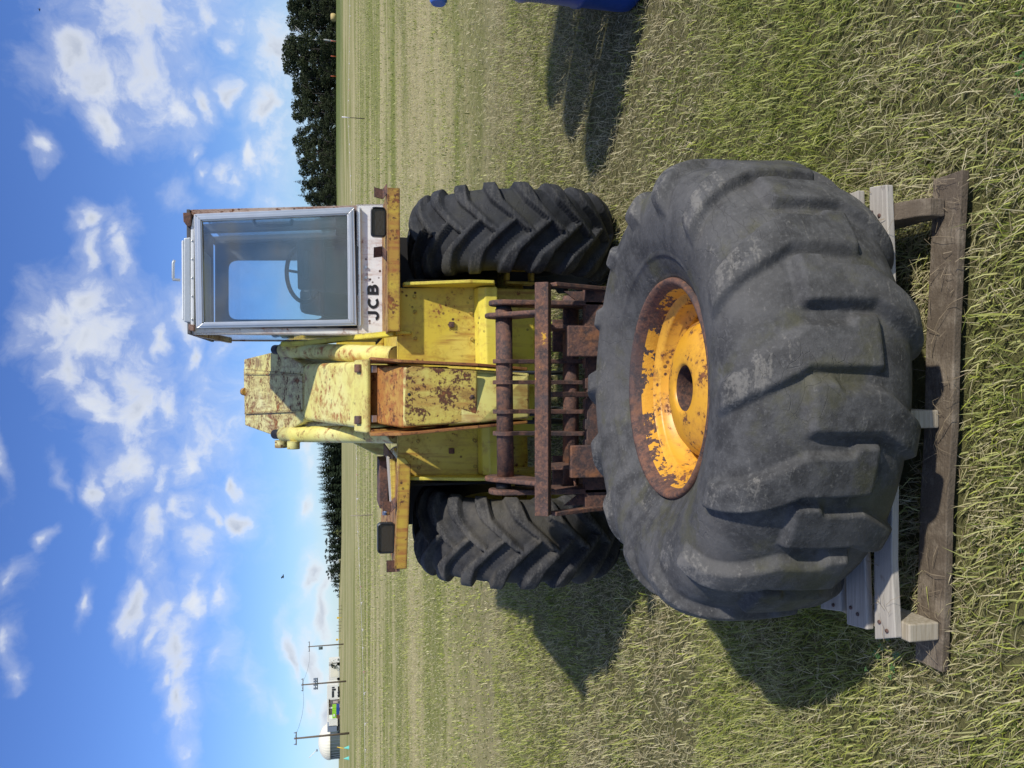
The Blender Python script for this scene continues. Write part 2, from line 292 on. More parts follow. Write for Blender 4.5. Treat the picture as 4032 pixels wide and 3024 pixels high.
# ------------------------------------------------------------------ mesh helpers
class MB:
    def __init__(s): s.v = []; s.f = []; s.sm = []
    def quad_pts(s, pts, faces, smooth=False):
        o = len(s.v); s.v += [tuple(p) for p in pts]
        s.f += [tuple(o + i for i in f) for f in faces]; s.sm += [smooth] * len(faces); return s
    def hexa(s, p):           # p[0..3] one face, p[4..7] the opposite one
        return s.quad_pts(p, [(3, 2, 1, 0), (4, 5, 6, 7), (0, 1, 5, 4), (1, 2, 6, 5), (2, 3, 7, 6), (3, 0, 4, 7)])
    def box(s, lo, hi):
        x0, y0, z0 = lo; x1, y1, z1 = hi
        return s.hexa([(x0,y0,z0),(x1,y0,z0),(x1,y1,z0),(x0,y1,z0),(x0,y0,z1),(x1,y0,z1),(x1,y1,z1),(x0,y1,z1)])
    def prism(s, poly, vec):  # a polygon pushed along vec
        n = len(poly); vec = Vector(vec); a = [Vector(p) for p in poly]
        return s.quad_pts(a + [p + vec for p in a], [tuple(range(n))[::-1], tuple(range(n, 2 * n))] + [(i, (i + 1) % n, n + (i + 1) % n, n + i) for i in range(n)])
    def bar(s, a, b, w, h, up=(0, 0, 1)):
        a = Vector(a); b = Vector(b); d = (b - a).normalized(); u = Vector(up); sd = d.cross(u)
        if sd.length < 1e-4: sd = d.cross(Vector((0, 1, 0)))
        sd.normalize(); u = sd.cross(d); sd = sd * w / 2; u = u * h / 2
        return s.hexa([a - sd - u, a + sd - u, a + sd + u, a - sd + u, b - sd - u, b + sd - u, b + sd + u, b - sd + u])
    def tube(s, path, r, n=16, cap=True):
        P = [Vector(p) for p in path]; rs = r if isinstance(r, (list, tuple)) else [r] * len(P)
        o = len(s.v); u = None
        for i, p in enumerate(P):
            d = (P[min(i + 1, len(P) - 1)] - P[max(i - 1, 0)]).normalized()
            if u is None:
                u = d.cross(Vector((0, 0, 1)) if abs(d.z) < .9 else Vector((1, 0, 0))).normalized()
            u = (u - d * u.dot(d)).normalized(); w = d.cross(u)
            for k in range(n):
                a = 2 * math.pi * k / n; s.v.append(tuple(p + (u * math.cos(a) + w * math.sin(a)) * rs[i]))
        for i in range(len(P) - 1):
            for k in range(n):
                s.f.append((o + i*n + k, o + i*n + (k+1) % n, o + (i+1)*n + (k+1) % n, o + (i+1)*n + k)); s.sm.append(True)
        if cap:
            s.f.append(tuple(o + k for k in range(n))[::-1]); s.sm.append(False)
            e = o + (len(P) - 1) * n; s.f.append(tuple(e + k for k in range(n))); s.sm.append(False)
        return s
    def lathe(s, prof, c, axis='X', n=64, smooth=True):   # prof: (radius, offset along axis)
        o = len(s.v); c = Vector(c)
        for r, w in prof:
            for k in range(n):
                a = 2 * math.pi * k / n; x, y = r * math.cos(a), r * math.sin(a)
                q = {'X': (w, x, y), 'Y': (x, w, y), 'Z': (x, y, w)}[axis]
                s.v.append(tuple(c + Vector(q)))
        for i in range(len(prof) - 1):
            for k in range(n):
                s.f.append((o + i*n + k, o + i*n + (k+1) % n, o + (i+1)*n + (k+1) % n, o + (i+1)*n + k)); s.sm.append(smooth)
        return s
    def build(s, name, m, parent=None, bevel=0.0, seg=2, loc=None, recalc=True):
        me = bpy.data.meshes.new(name); me.from_pydata(s.v, [], s.f)
        me.polygons.foreach_set('use_smooth', s.sm)
        if recalc:
            bm = bmesh.new(); bm.from_mesh(me); bmesh.ops.recalc_face_normals(bm, faces=bm.faces); bm.to_mesh(me); bm.free()
        me.materials.append(M[m] if isinstance(m, str) else m)
        o = bpy.data.objects.new(name, me); COL.objects.link(o)
        if parent is not None:
            o.parent = parent; o.matrix_parent_inverse = Matrix.Translation(-ROOT.get(parent.name, Vector((0, 0, 0))))
        if loc is not None: o.location = loc
        if bevel:
            b = o.modifiers.new('bevel', 'BEVEL'); b.width = bevel; b.segments = seg; b.limit_method = 'ANGLE'; b.angle_limit = R(40)
            b.harden_normals = False
        return o
ROOT = {}
def wloc(o): return ROOT.get(o.name, Vector((0, 0, 0)))
def empty(name, loc, label, cat, group=None):
    o = bpy.data.objects.new(name, None); COL.objects.link(o); o.location = loc; o.empty_display_size = 0.2
    ROOT[o.name] = Vector(loc)
    tag(o, label, cat, group); return o
def tag(o, label=None, cat=None, group=None, kind=None):
    if label: o['label'] = label
    if cat: o['category'] = cat
    if group: o['group'] = group
    if kind: o['kind'] = kind
    return o
# parts are modelled in world coordinates; under an Empty at P the inverse keeps them there, sub-parts use identity
def sub(mb, name, m, part, bevel=0.0, **kw):
    ROOT.setdefault(part.name, Vector((0, 0, 0)))
    return mb.build(name, m, part, bevel, **kw)
def copy_tree(root, loc, rot=None, scale=None, **tags):
    c = root.copy(); COL.objects.link(c); c.location = loc
    if rot is not None: c.rotation_euler = rot
    if scale is not None: c.scale = scale
    for k, v in tags.items(): c[k] = v
    for ch in list(root.children):
        d = ch.copy(); COL.objects.link(d); d.parent = c
        for g in list(ch.children):
            e = g.copy(); COL.objects.link(e); e.parent = d
    return c
def sm(x, a, b):
    x = np.clip((x - a) / (b - a), 0, 1); return x * x * (3 - 2 * x)

# ================================================================== GROUND
def zt(X, Y):
    X = np.asarray(X, float); Y = np.asarray(Y, float)
    z = 1.15 * sm(Y, 105, 260) * (0.3 + 0.7 * sm(-X, 62, 92)) + 2.0 * sm(Y, 60, 200) * sm(X, -15, 55)
    near = 1 - sm(np.hypot(X, Y), 6, 25)
    return z + near * 0.012 * (np.sin(X * 2.1 + 1) * np.cos(Y * 1.7) + np.sin(X * 0.9 - Y * 1.3))
def lerp_noise(X, Y, sx, sy, seed):
    r = np.random.default_rng(seed); g = r.random((64, 64))
    x = (X / sx) % 64; y = (Y / sy) % 64
    i = np.floor(x).astype(int); j = np.floor(y).astype(int); fx = x - i; fy = y - j
    fx = fx * fx * (3 - 2 * fx); fy = fy * fy * (3 - 2 * fy)
    i %= 64; j %= 64; i1 = (i + 1) % 64; j1 = (j + 1) % 64
    return (g[i, j] * (1 - fx) + g[i1, j] * fx) * (1 - fy) + (g[i, j1] * (1 - fx) + g[i1, j1] * fx) * fy
def dryness(X, Y):      # mown rows: straw windrows with greener strips between, running across the view
    a = R(5); Xr = X * math.cos(a) + Y * math.sin(a); Yr = -X * math.sin(a) + Y * math.cos(a)
    d = 0.36 * lerp_noise(Xr, Yr, 5, 0.6, 1) + 0.42 * lerp_noise(X, Y, 0.34, 0.26, 2) + 0.26 * lerp_noise(Xr, Yr, 9, 2.2, 3) + 0.26 * lerp_noise(X, Y, 1.5, 1.1, 4)
    return np.clip((d - 0.65) * 1.9 + 0.56, 0, 1)

def ground_mat():
    m, t, b = mat('field_ground'); p = t.pos()
    rot = t.add('VectorRotate', rotation_type='Z_AXIS'); t.set(rot.inputs['Vector'], p); rot.inputs['Angle'].default_value = R(-5)
    q = rot.outputs[0]; sep = t.add('SeparateXYZ'); t.set(sep.inputs[0], p)
    s1 = t.noise(t.scale(q, (0.07, 0.40, 0)), 1.0, 4, 0.55, 0.6); s2 = t.noise(t.scale(q, (0.014, 0.10, 0)), 1.0, 3, 0.55, 0.2)
    n3 = t.noise(p, 1.3, 6, 0.7); fine = t.noise(p, 26, 5, 0.75); vf = t.noise(t.scale(p, (60, 60, 60)), 1.5, 3, 0.7)
    k = t.math('ADD', t.math('MULTIPLY', s1, 0.5), t.math('ADD', t.math('MULTIPLY', s2, 0.35), t.math('MULTIPLY', n3, 0.15)))
    c = t.mix(t.sstep(k, 0.42, 0.57), (0.23, 0.245, 0.055), (0.52, 0.45, 0.22))
    c = t.mix(t.sstep(t.math('ADD', t.math('MULTIPLY', fine, 0.6), t.math('MULTIPLY', vf, 0.4)), 0.36, 0.66), t.mix(0.4, c, (0.05, 0.05, 0.02)), c)
    # lush uncut margin along the wood
    mg = t.math('MULTIPLY', t.sstep(sep.outputs[1], 115, 150), t.math('MULTIPLY', t.sstep(sep.outputs[0], 20, 55), t.sstep(n3, 0.2, 0.5)))
    c = t.mix(t.math('MULTIPLY', mg, 0.75), c, (0.07, 0.12, 0.02))
    # bare thatch and soil show only close to, between the blades
    nr = t.sstep(t.vmath('LENGTH', p), 14.0, 4.0)
    c = t.mix(t.math('MULTIPLY', nr, 0.75), c, t.mix(fine, (0.018, 0.02, 0.008), (0.10, 0.09, 0.04)))
    t.set(b.inputs['Base Color'], c); b.inputs['Roughness'].default_value = 0.95; b.inputs['Specular IOR Level'].default_value = 0.15
    t.set(b.inputs['Normal'], t.bump(t.math('ADD', fine, n3), 0.6, 0.03))
    M['field_ground'] = m
ground_mat()
def build_ground():
    ys = np.concatenate([np.linspace(-14, 14, 71), np.geomspace(14.6, 3500, 75)])
    h = np.geomspace(6.3, 2600, 60); xs = np.concatenate([-h[::-1], np.linspace(-6, 6, 41), h])
    X, Y = np.meshgrid(xs, ys); Z = zt(X, Y); n = len(xs)
    v = np.stack([X, Y, Z], -1).reshape(-1, 3)
    f = [(j*n+i, j*n+i+1, (j+1)*n+i+1, (j+1)*n+i) for j in range(len(ys)-1) for i in range(n-1)]
    mb = MB(); mb.v = [tuple(p) for p in v]; mb.f = f; mb.sm = [True] * len(f)
    o = mb.build('ground', 'field_ground', recalc=False); tag(o, 'mown hay field of straw and green strips reaching the horizon', 'field', kind='structure')
build_ground()

# ------------------------------------------------------------------ grass blades
PAL_O = Vector((-0.715, 1.735, 0)); PAL_A = R(0.5)
def blade_mat():
    m, t, b = mat('grass_blades')
    dry = t.add('Attribute', attribute_name='dry').outputs['Fac']; var = t.add('Attribute', attribute_name='var').outputs['Fac']
    g = t.mix(var, (0.075, 0.125, 0.010), (0.46, 0.50, 0.07)); s = t.mix(var, (0.34, 0.26, 0.145), (0.78, 0.69, 0.44))
    t.set(b.inputs['Base Color'], t.mix(dry, g, s)); b.inputs['Roughness'].default_value = 0.55
    b.inputs['Specular IOR Level'].default_value = 0.35
    tl = t.add('BsdfTranslucent'); t.set(tl.inputs[0], t.mix(dry, (0.22, 0.30, 0.05), s))
    ms = t.add('MixShader'); ms.inputs[0].default_value = 0.28
    out = t.n['Material Output']; t.l.new(b.outputs[0], ms.inputs[1]); t.l.new(tl.outputs[0], ms.inputs[2]); t.l.new(ms.outputs[0], out.inputs[0])
    M['grass_blades'] = m
blade_mat()
def blades(y0, y1, dens, L, W, dry_bias=0.0, lie=0.45, seed=1):
    r = np.random.default_rng(seed)
    hw = lambda y: 0.56 * y + 1.3
    area = (hw(y0) + hw(y1)) * (y1 - y0); n = int(area * dens * 1.25)
    Y = r.uniform(y0, y1, n); X = r.uniform(-1, 1, n) * hw(y1); k = np.abs(X) < hw(Y); X, Y = X[k], Y[k]
    d = dryness(X, Y)
    # tufts: thin out between clumps
    cl = lerp_noise(X, Y, 0.11, 0.11, 11)
    k = r.random(len(X)) < 0.30 + 0.95 * cl
    # nothing grows under the pallet's front board, the wheels or the drum
    k &= ~((X > -0.74) & (X < 0.56) & (Y > 1.70 - 0.052 * (X - 0.0)) & (Y < 1.80))
    k &= ~((np.hypot(X, Y - 2.31) < 0.5))
    for wx in (-0.828, 0.825): k &= ~((np.abs(X - wx) < 0.2) & (np.abs(Y - 4.44) < 0.22))
    X, Y, d = X[k], Y[k], d[k]; n = len(X)
    isdry = r.random(n) < np.clip(0.16 + 0.80 * d + dry_bias, 0, 1)
    flat = isdry & (r.random(n) < lie)
    ln = L * r.lognormal(0, 0.35, n) * np.where(flat, 1.05, 1.0) * (0.7 + 0.6 * lerp_noise(X, Y, 0.5, 0.5, 5)); ln = np.minimum(ln, L * 2.2)
    ln = np.where((X > -0.8) & (X < 0.6) & (Y > 1.66) & (Y < 1.80), ln * 0.7, ln)
    w = W * r.uniform(0.6, 1.3, n) * np.where(isdry, 0.62, 1.0)
    phi = np.where(r.random(n) < 0.35, r.normal(2.6, 0.7, n), r.uniform(0, 2 * np.pi, n))
    t0 = np.where(flat, r.uniform(1.15, 1.6, n), np.abs(r.normal(0.45, 0.3, n))); t1 = np.where(flat, t0 + r.normal(0, 0.35, n), t0 + np.abs(r.normal(0.75, 0.4, n)))
    z0 = zt(X, Y) + np.where(flat, r.uniform(0.012, 0.62 * L, n), -0.004)
    dx, dy = np.cos(phi), np.sin(phi); sx, sy = -dy, dx
    mx = X + dx * np.sin(t0) * ln * .5; my = Y + dy * np.sin(t0) * ln * .5; mz = z0 + np.cos(t0) * ln * .5
    tx = mx + dx * np.sin(t1) * ln * .5; ty = my + dy * np.sin(t1) * ln * .5; tz = np.maximum(mz + np.cos(t1) * ln * .5, zt(X, Y) + 0.004)
    V = np.empty((n, 5, 3), np.float32)
    for i, (bx, by, bz, ww) in enumerate(((X, Y, z0, -.5), (X, Y, z0, .5), (mx, my, mz, .42), (mx, my, mz, -.42))):
        V[:, i, 0] = bx + sx * w * ww; V[:, i, 1] = by + sy * w * ww; V[:, i, 2] = bz
    V[:, 4, 0] = tx; V[:, 4, 1] = ty; V[:, 4, 2] = tz
    dryv = np.where(isdry, r.uniform(0.6, 1, n), np.clip(r.normal(0.12, 0.15, n) + 0.2 * d, 0, 0.6)); var = r.random(n)
    return V, dryv.astype(np.float32), var.astype(np.float32)
def build_grass(name, zones, label):
    P = [blades(**z) for z in zones]
    V = np.concatenate([p[0] for p in P]); D = np.concatenate([p[1] for p in P]); VA = np.concatenate([p[2] for p in P]); n = len(V)
    me = bpy.data.meshes.new(name); me.vertices.add(n * 5); me.vertices.foreach_set('co', V.reshape(-1))
    base = (np.arange(n) * 5)[:, None]
    loops = np.concatenate([base + np.array([0, 1, 2, 3]), base + np.array([3, 2, 4])], 1).astype(np.int32)
    me.loops.add(n * 7); me.loops.foreach_set('vertex_index', loops.reshape(-1))
    me.polygons.add(n * 2)
    ls = np.empty((n, 2), np.int32); ls[:, 0] = np.arange(n) * 7; ls[:, 1] = ls[:, 0] + 4
    me.polygons.foreach_set('loop_start', ls.reshape(-1))
    me.polygons.foreach_set('use_smooth', np.ones(n * 2, bool))
    me.update(calc_edges=True)
    for nm, a in (('dry', D), ('var', VA)):
        at = me.attributes.new(nm, 'FLOAT', 'POINT'); at.data.foreach_set('value', np.repeat(a, 5))
    me.materials.append(M['grass_blades']); o = bpy.data.objects.new(name, me); COL.objects.link(o)
    tag(o, label, 'grass', kind='stuff'); return o
build_grass('grass', [dict(y0=0.7, y1=3.2, dens=13000, L=0.056, W=0.0038, seed=21, lie=0.32, dry_bias=-0.32),
                      dict(y0=3.2, y1=8.0, dens=4000, L=0.055, W=0.006, seed=22, dry_bias=-0.04),
                      dict(y0=8.0, y1=22, dens=560, L=0.06, W=0.013, seed=23, dry_bias=0.06, lie=0.7),
                      dict(y0=22, y1=75, dens=42, L=0.09, W=0.03, seed=24, dry_bias=0.05, lie=0.85)],
            'matted short grass, green blades mixed with dry straw, all over the field')

def clover():
    r = np.random.default_rng(8); mb = MB(); cs = [(r.uniform(-1.6, 1.6), r.uniform(1.0, 2.6)) for _ in range(46)]
    for cx, cy in cs:
        if np.hypot(cx, cy - 2.27) < .75 or (-.8 < cx < .6 and 1.6 < cy < 1.85): continue
        for k in range(int(r.integers(3, 9))):
            x, y = cx + r.normal(0, .03), cy + r.normal(0, .03); z = float(zt(x, y)) + r.uniform(.02, .045); a0 = r.uniform(0, 6.28); L = r.uniform(.007, .012)
            for q in range(3):
                a = a0 + q * 2.09; d = Vector((math.cos(a), math.sin(a), r.uniform(-.1, .3))) * L; sd = Vector((-d.y, d.x, 0)) * .55; p = Vector((x, y, z))
                mb.quad_pts([p, p + d * .7 + sd, p + d * 1.1, p + d * .7 - sd], [(0, 1, 2, 3)])
    tag(mb.build('clover', 'clover_leaf', recalc=False), 'small clover leaves scattered through the near grass', 'clover', kind='stuff')
plain('clover_leaf', (0.07, 0.16, 0.03), 0.5, var=.4, vscale=20)
clover()

# ================================================================== TYRES (relief modelled into the rubber)
def dense(ctrl, n):
    P = np.array(ctrl, float); P = np.vstack([2 * P[0] - P[1], P, 2 * P[-1] - P[-2]])
    out = []
    for i in range(1, len(P) - 2):
        for u in np.linspace(0, 1, 24, endpoint=False):
            a, b, c, d = P[i-1], P[i], P[i+1], P[i+2]
            out.append(0.5 * (2*b + (c-a)*u + (2*a-5*b+4*c-d)*u*u + (3*b-a-3*c+d)*u**3))
    out.append(P[-2]); out = np.array(out)
    s = np.concatenate([[0], np.cumsum(np.hypot(*np.diff(out, axis=0).T))]); q = np.linspace(0, s[-1], n)
    return np.stack([np.interp(q, s, out[:, 0]), np.interp(q, s, out[:, 1])], 1), q
def tyre_mesh(name, ctrl, lug, nth, ns, axis, m):
    half, q = dense(ctrl, ns)
    prof = np.vstack([half[::-1] * [1, -1], half[1:]]); s = np.concatenate([-q[::-1], q[1:]])
    d = np.gradient(prof, axis=0); nrm = np.stack([d[:, 1], -d[:, 0]], 1); nrm /= np.linalg.norm(nrm, axis=1)[:, None]
    if nrm[len(nrm) // 2, 0] < 0: nrm = -nrm
    th = np.linspace(0, 2 * np.pi, nth, endpoint=False)
    S, T = np.meshgrid(s, th, indexing='ij'); Hh, wear = lug(S, T)
    rr = prof[:, 0][:, None] + nrm[:, 0][:, None] * Hh; ww = prof[:, 1][:, None] + nrm[:, 1][:, None] * Hh
    c, si = rr * np.cos(T), rr * np.sin(T)
    V = np.stack([ww, c, si] if axis == 'X' else [c, si, ww], -1).reshape(-1, 3).astype(np.float32)
    m_ = len(s); i = np.arange(m_ - 1)[:, None] * nth; k = np.arange(nth)[None, :]; k1 = (k + 1) % nth
    Fq = np.stack([i + k, i + k1, i + nth + k1, i + nth + k], -1).reshape(-1, 4)
    if axis == 'X': Fq = Fq[:, ::-1]
    else: Fq = Fq
    me = bpy.data.meshes.new(name); me.vertices.add(len(V)); me.vertices.foreach_set('co', V.reshape(-1))
    me.loops.add(Fq.size); me.loops.foreach_set('vertex_index', Fq.reshape(-1).astype(np.int32))
    me.polygons.add(len(Fq)); me.polygons.foreach_set('loop_start', (np.arange(len(Fq)) * 4).astype(np.int32))
    me.polygons.foreach_set('use_smooth', np.ones(len(Fq), bool)); me.update(calc_edges=True)
    a = me.attributes.new('wear', 'FLOAT', 'POINT'); a.data.foreach_set('value', wear.reshape(-1).astype(np.float32))
    bm = bmesh.new(); bm.from_mesh(me); bmesh.ops.recalc_face_normals(bm, faces=bm.faces); bm.to_mesh(me); bm.free()
    me.materials.append(M[m]); return me
def wrap(a, per): return (a + per / 2) % per - per / 2
def edge_fall(d, soft): return 1 - sm(d, -soft, soft)
def front_lug(S, T):
    N = 20; per = 2 * np.pi / N; Rr = 0.575; H = np.zeros_like(S)
    a = np.abs(S)
    for sg in (-1, 1):
        ss = S * sg; c = -(1.15 * np.clip(ss, -.05, .13) + 0.55 * np.clip(ss - .13, 0, .2)) / Rr + (per / 2 if sg > 0 else 0)
        hw = 0.026 + 0.014 * sm(ss, 0.0, 0.2)
        d = np.abs(wrap(T - c, per)) * Rr - hw
        m = edge_fall(d, 0.0045) * sm(ss, -0.034, -0.024) * (1 - sm(ss, 0.215, 0.285))
        H = np.maximum(H, 0.039 * m)
    return H + 0.0015 * np.sin(T * 31 + S * 40) * 0, np.clip(H / 0.036, 0, 1)
FT = [(0.572, 0.0), (0.569, 0.07), (0.560, 0.13), (0.540, 0.180), (0.505, 0.208), (0.45, 0.215), (0.39, 0.203), (0.345, 0.178), (0.318, 0.155), (0.31, 0.13)]
FRONT_TYRE = tyre_mesh('tyre', FT, front_lug, 640, 44, 'X', 'tyre_rubber')
def spare_lug(S, T):
    N = 14; per = 2 * np.pi / N; Rr = 0.69; H = np.zeros_like(S); W = np.zeros_like(S)
    rg = np.random.default_rng(3); idx = np.floor(T / per).astype(int) % N
    for sg in (1, -1):
        ss = S * sg
        c = -0.60 * np.clip(ss - 0.09, 0, 0.30) / Rr + (0 if sg > 0 else per / 2)
        dx = wrap(T - c, per) * Rr
        hwL = 0.058 - 0.008 * sm(ss, .1, .25); hwR = 0.050 + 0.022 * (1 - sm(ss, -0.035, -0.015)) - 0.008 * sm(ss, .1, .25)
        d = np.where(dx > 0, dx - hwR, -dx - hwL)
        soft = 0.008 + 0.010 * np.sin(T * 2.5 + sg + S * 4) ** 2
        ends = sm(ss, -0.105, -0.085) * (1 - sm(ss, 0.285, 0.345))
        m = edge_fall(d, soft) * ends
        hh = 0.027 + 0.006 * np.sin(T * 3.1 + 2 * sg)
        H = np.maximum(H, hh * m)
        W = np.maximum(W, edge_fall(d, soft * 2) * ends * sm(ss, 0.02, 0.25))
    u = 0.0035 * np.sin(T * 7 + S * 9) * np.exp(-(S / .3) ** 2)      # worn and a little out of round
    # moulded ridges round the sidewall
    rid = 0.004 * (edge_fall(np.abs(np.abs(S) - 0.455) - 0.006, 0.003) + edge_fall(np.abs(np.abs(S) - 0.54) - 0.005, 0.003))
    return H + u + rid, W
ST = [(0.690, 0.0), (0.687, 0.08), (0.674, 0.15), (0.646, 0.205), (0.600, 0.238), (0.53, 0.250), (0.46, 0.235), (0.405, 0.205), (0.368, 0.182), (0.352, 0.165), (0.348, 0.13)]
SPARE_TYRE = tyre_mesh('tyre', ST, spare_lug, 1000, 84, 'Z', 'old_rubber')
def link_mesh(name, me, parent, loc, rot=(0, 0, 0)):
    o = bpy.data.objects.new(name, me); COL.objects.link(o); o.parent = parent; o.location = loc; o.rotation_euler = rot; return o

# ================================================================== SPARE WHEEL ON THE PALLET
sw = empty('loader_wheel', (-0.015, 2.27, 0.130), 'huge worn tractor tyre on an orange rusty rim lying flat on the pallet', 'wheel')
sw.rotation_euler = (R(-3.0), 0, R(-4)); CZ = 0.27
link_mesh('tyre', SPARE_TYRE, sw, (0, 0, CZ))
def local_part(mb, name, m, parent, loc=(0, 0, 0), bevel=0):
    o = mb.build(name, m, None, bevel); o.parent = parent; o.location = loc; return o
rp = [(0.350, 0.13), (0.352, 0.176), (0.346, 0.187), (0.336, 0.186), (0.326, 0.172), (0.318, 0.150)]
local_part(MB().lathe(rp, (0, 0, 0), 'Z', 96), 'rim_flange', 'rim_rust', sw, (0, 0, CZ))
rw = [(0.318, 0.150), (0.311, 0.135), (0.306, 0.110)]
local_part(MB().lathe(rw, (0, 0, 0), 'Z', 96), 'rim_wall', 'rim_flake', sw, (0, 0, CZ))
rq = [(0.306, 0.110), (0.298, 0.100), (0.286, 0.096), (0.281, 0.088), (0.279, 0.05), (0.262, 0.044), (0.256, 0.03), (0.254, -0.03), (0.268, -0.12), (0.30, -0.15), (0.335, -0.18)]
local_part(MB().lathe(rq, (0, 0, 0), 'Z', 96), 'rim', 'rim_orange', sw, (0, 0, CZ))
dq = [(0.262, -0.05), (0.250, -0.02), (0.235, 0.03), (0.215, 0.068), (0.185, 0.096), (0.15, 0.112), (0.11, 0.121), (0.086, 0.123), (0.078, 0.121), (0.074, 0.114)]
local_part(MB().lathe(dq, (0, 0, 0), 'Z', 96), 'wheel_disc', 'rim_orange', sw, (0, 0, CZ))
local_part(MB().lathe([(0.074, 0.114), (0.073, 0.09), (0.09, 0.0), (0.11, -0.1)], (0, 0, 0), 'Z', 64), 'hub_bore', 'rust_dark', sw, (0, 0, CZ))  # darker rust on the bore wall puts the hole's shade into the colour

# ================================================================== PALLET
pal = empty('wooden_pallet', (-0.09, 2.2, 0), 'weathered grey wooden pallet with missing front boards under the big tyre', 'pallet')
def board(name, x0, x1, y0l, y0r, w, z0, h, m, cutl=0.0, cutr=0.0, parent=pal, bev=0.003):
    """a board lying across: left and right ends may be sawn askew"""
    L = [(x0 + cutl, y0l, z0), (x1 + cutr, y0r, z0), (x1, y0r + w, z0), (x0, y0l + w, z0)]
    mb = MB()
    n = 7; lo = []; 
    jit = [random.uniform(-.004, .004) for _ in range(n)]
    near = [Vector(L[0]).lerp(Vector(L[1]), i / (n - 1)) + Vector((0, jit[i], jit[i] * .4)) for i in range(n)]
    far = [Vector(L[3]).lerp(Vector(L[2]), i / (n - 1)) + Vector((0, jit[-i - 1], jit[i] * .4)) for i in range(n)]
    up = Vector((0, 0, h))
    pts = near + far + [p + up for p in near] + [p + up for p in far]
    fs = []
    for i in range(n - 1):
        fs += [(i, i+1, n+i+1, n+i), (2*n+i, 3*n+i, 3*n+i+1, 2*n+i+1), (i, 2*n+i, 2*n+i+1, i+1), (n+i, n+i+1, 3*n+i+1, 3*n+i)]
    fs += [(0, n, 3*n, 2*n), (n-1, 3*n-1, 4*n-1, 2*n-1)]
    mb.quad_pts(pts, fs); return mb.build(name, m, parent, bev)
ZB, ZS, ZD = 0.042, 0.136, 0.160
board('bottom_board', -0.765, 0.55, 1.742, 1.675, 0.098, 0.018, 0.023, 'wood_mud', 0.0, 0.0)
board('bottom_board', -0.72, 0.56, 2.20, 2.17, 0.098, 0.018, 0.023, 'wood_mud')
board('bottom_board', -0.71, 0.57, 2.70, 2.68, 0.098, 0.018, 0.023, 'wood_mud')
def stringer(x, yl, m, notch):
    prof = [(1.725 + yl, ZB + .001), (1.725 + yl, ZS - .001)] + [(2.79, ZS - .001), (2.79, ZB + .001)]
    if notch:
        prof = [(1.725 + yl, ZB + .001), (1.725 + yl, ZB + .045), (1.745 + yl, ZB + .07), (1.80 + yl, ZS - .001), (2.79, ZS - .001), (2.79, ZB + .001)]
    return MB().prism([(x - .024, y, z) for y, z in prof], (0.048, 0, 0)).build('stringer', m, pal, 0.004)
stringer(-0.657, 0.02, 'wood_tan', False); stringer(-0.093, 0.02, 'wood_tan', False); stringer(0.465, 0.0, 'wood_mud', True)
for (x0, x1, yl, yr, w, mm, cl, cr) in [(-0.705, 0.548, 1.775, 1.80, 0.075, 'wood_grey', 0.03, -0.01), (-0.70, 0.552, 1.885, 1.925, 0.09, 'wood_grey', 0.012, 0), (-0.69, 0.555, 2.00, 2.03, 0.098, 'wood_grey', 0.02, 0),
                                (-0.69, 0.56, 2.16, 2.18, 0.098, 'wood_tan', 0, 0), (-0.68, 0.56, 2.32, 2.33, 0.098, 'wood_grey', 0, 0), (-0.68, 0.57, 2.48, 2.49, 0.098, 'wood_tan', 0, 0), (-0.67, 0.57, 2.68, 2.68, 0.098, 'wood_grey', 0, 0)]:
    board('deck_board', x0, x1, yl, yr, w, ZS, 0.022, mm, cl, cr)
for x, y in ((-0.665, 1.80), (-0.65, 1.83), (-0.655, 1.92), (-0.645, 1.95), (-0.66, 2.03), (0.46, 1.83), (0.475, 1.86), (0.46, 1.96)):
    MB().lathe([(0.0001, .003), (0.005, .003), (0.006, 0)], (x, y, ZD - .001), 'Z', 8).build('nail', 'rust_dark', pal)

def litter():
    r = np.random.default_rng(77); mb = MB()
    for k in range(130):
        x = (r.choice([-.62, -.1, .2, .46]) + r.normal(0, .09)) if r.random() < .7 else r.uniform(-.74, .55); x = min(max(x, -.74), .53); edge = r.random()
        if edge < .8: y = 1.71 - 0.052 * x + r.uniform(-.02, .09); z = 0.045 + r.uniform(0, .010)
        else: y = r.uniform(1.79, 1.86); z = ZD + .003
        a = r.normal(0.2, 0.9); L = r.uniform(.02, .085); d = Vector((math.cos(a), math.sin(a), 0)) * L; sd = Vector((-d.y, d.x, 0)).normalized() * r.uniform(.0004, .0011)
        p = Vector((x, y, z)); m_ = p + d * .5 + Vector((0, 0, r.uniform(.002, .012))); q = p + d + Vector((0, 0, r.uniform(-.004, .008))) + sd * r.uniform(-8, 8)
        mb.quad_pts([p - sd, p + sd, m_ + sd, m_ - sd, q + sd * .5, q - sd * .5], [(0, 1, 2, 3), (3, 2, 4, 5)])
    o = mb.build('straw_litter', 'straw', recalc=False); tag(o, 'scraps of dry straw and roots lying on the pallet boards', 'straw', kind='stuff')
plain('straw', (0.27, 0.21, 0.13), 0.8, var=.4, vscale=30)
litter()

# ================================================================== TELEHANDLER
th = empty('telehandler', (0, 4.4, 0), 'old yellow telescopic handler with white cab and rusty boom standing in the field', 'telehandler')
def part(mb, name, m, bevel=0.004, **kw): return mb.build(name, m, th, bevel, **kw)
LEAN = 0.026      # the machine stands a little low on its left-hand (picture) side
def P(x, y, z): return Vector((x, y, z + LEAN * x))

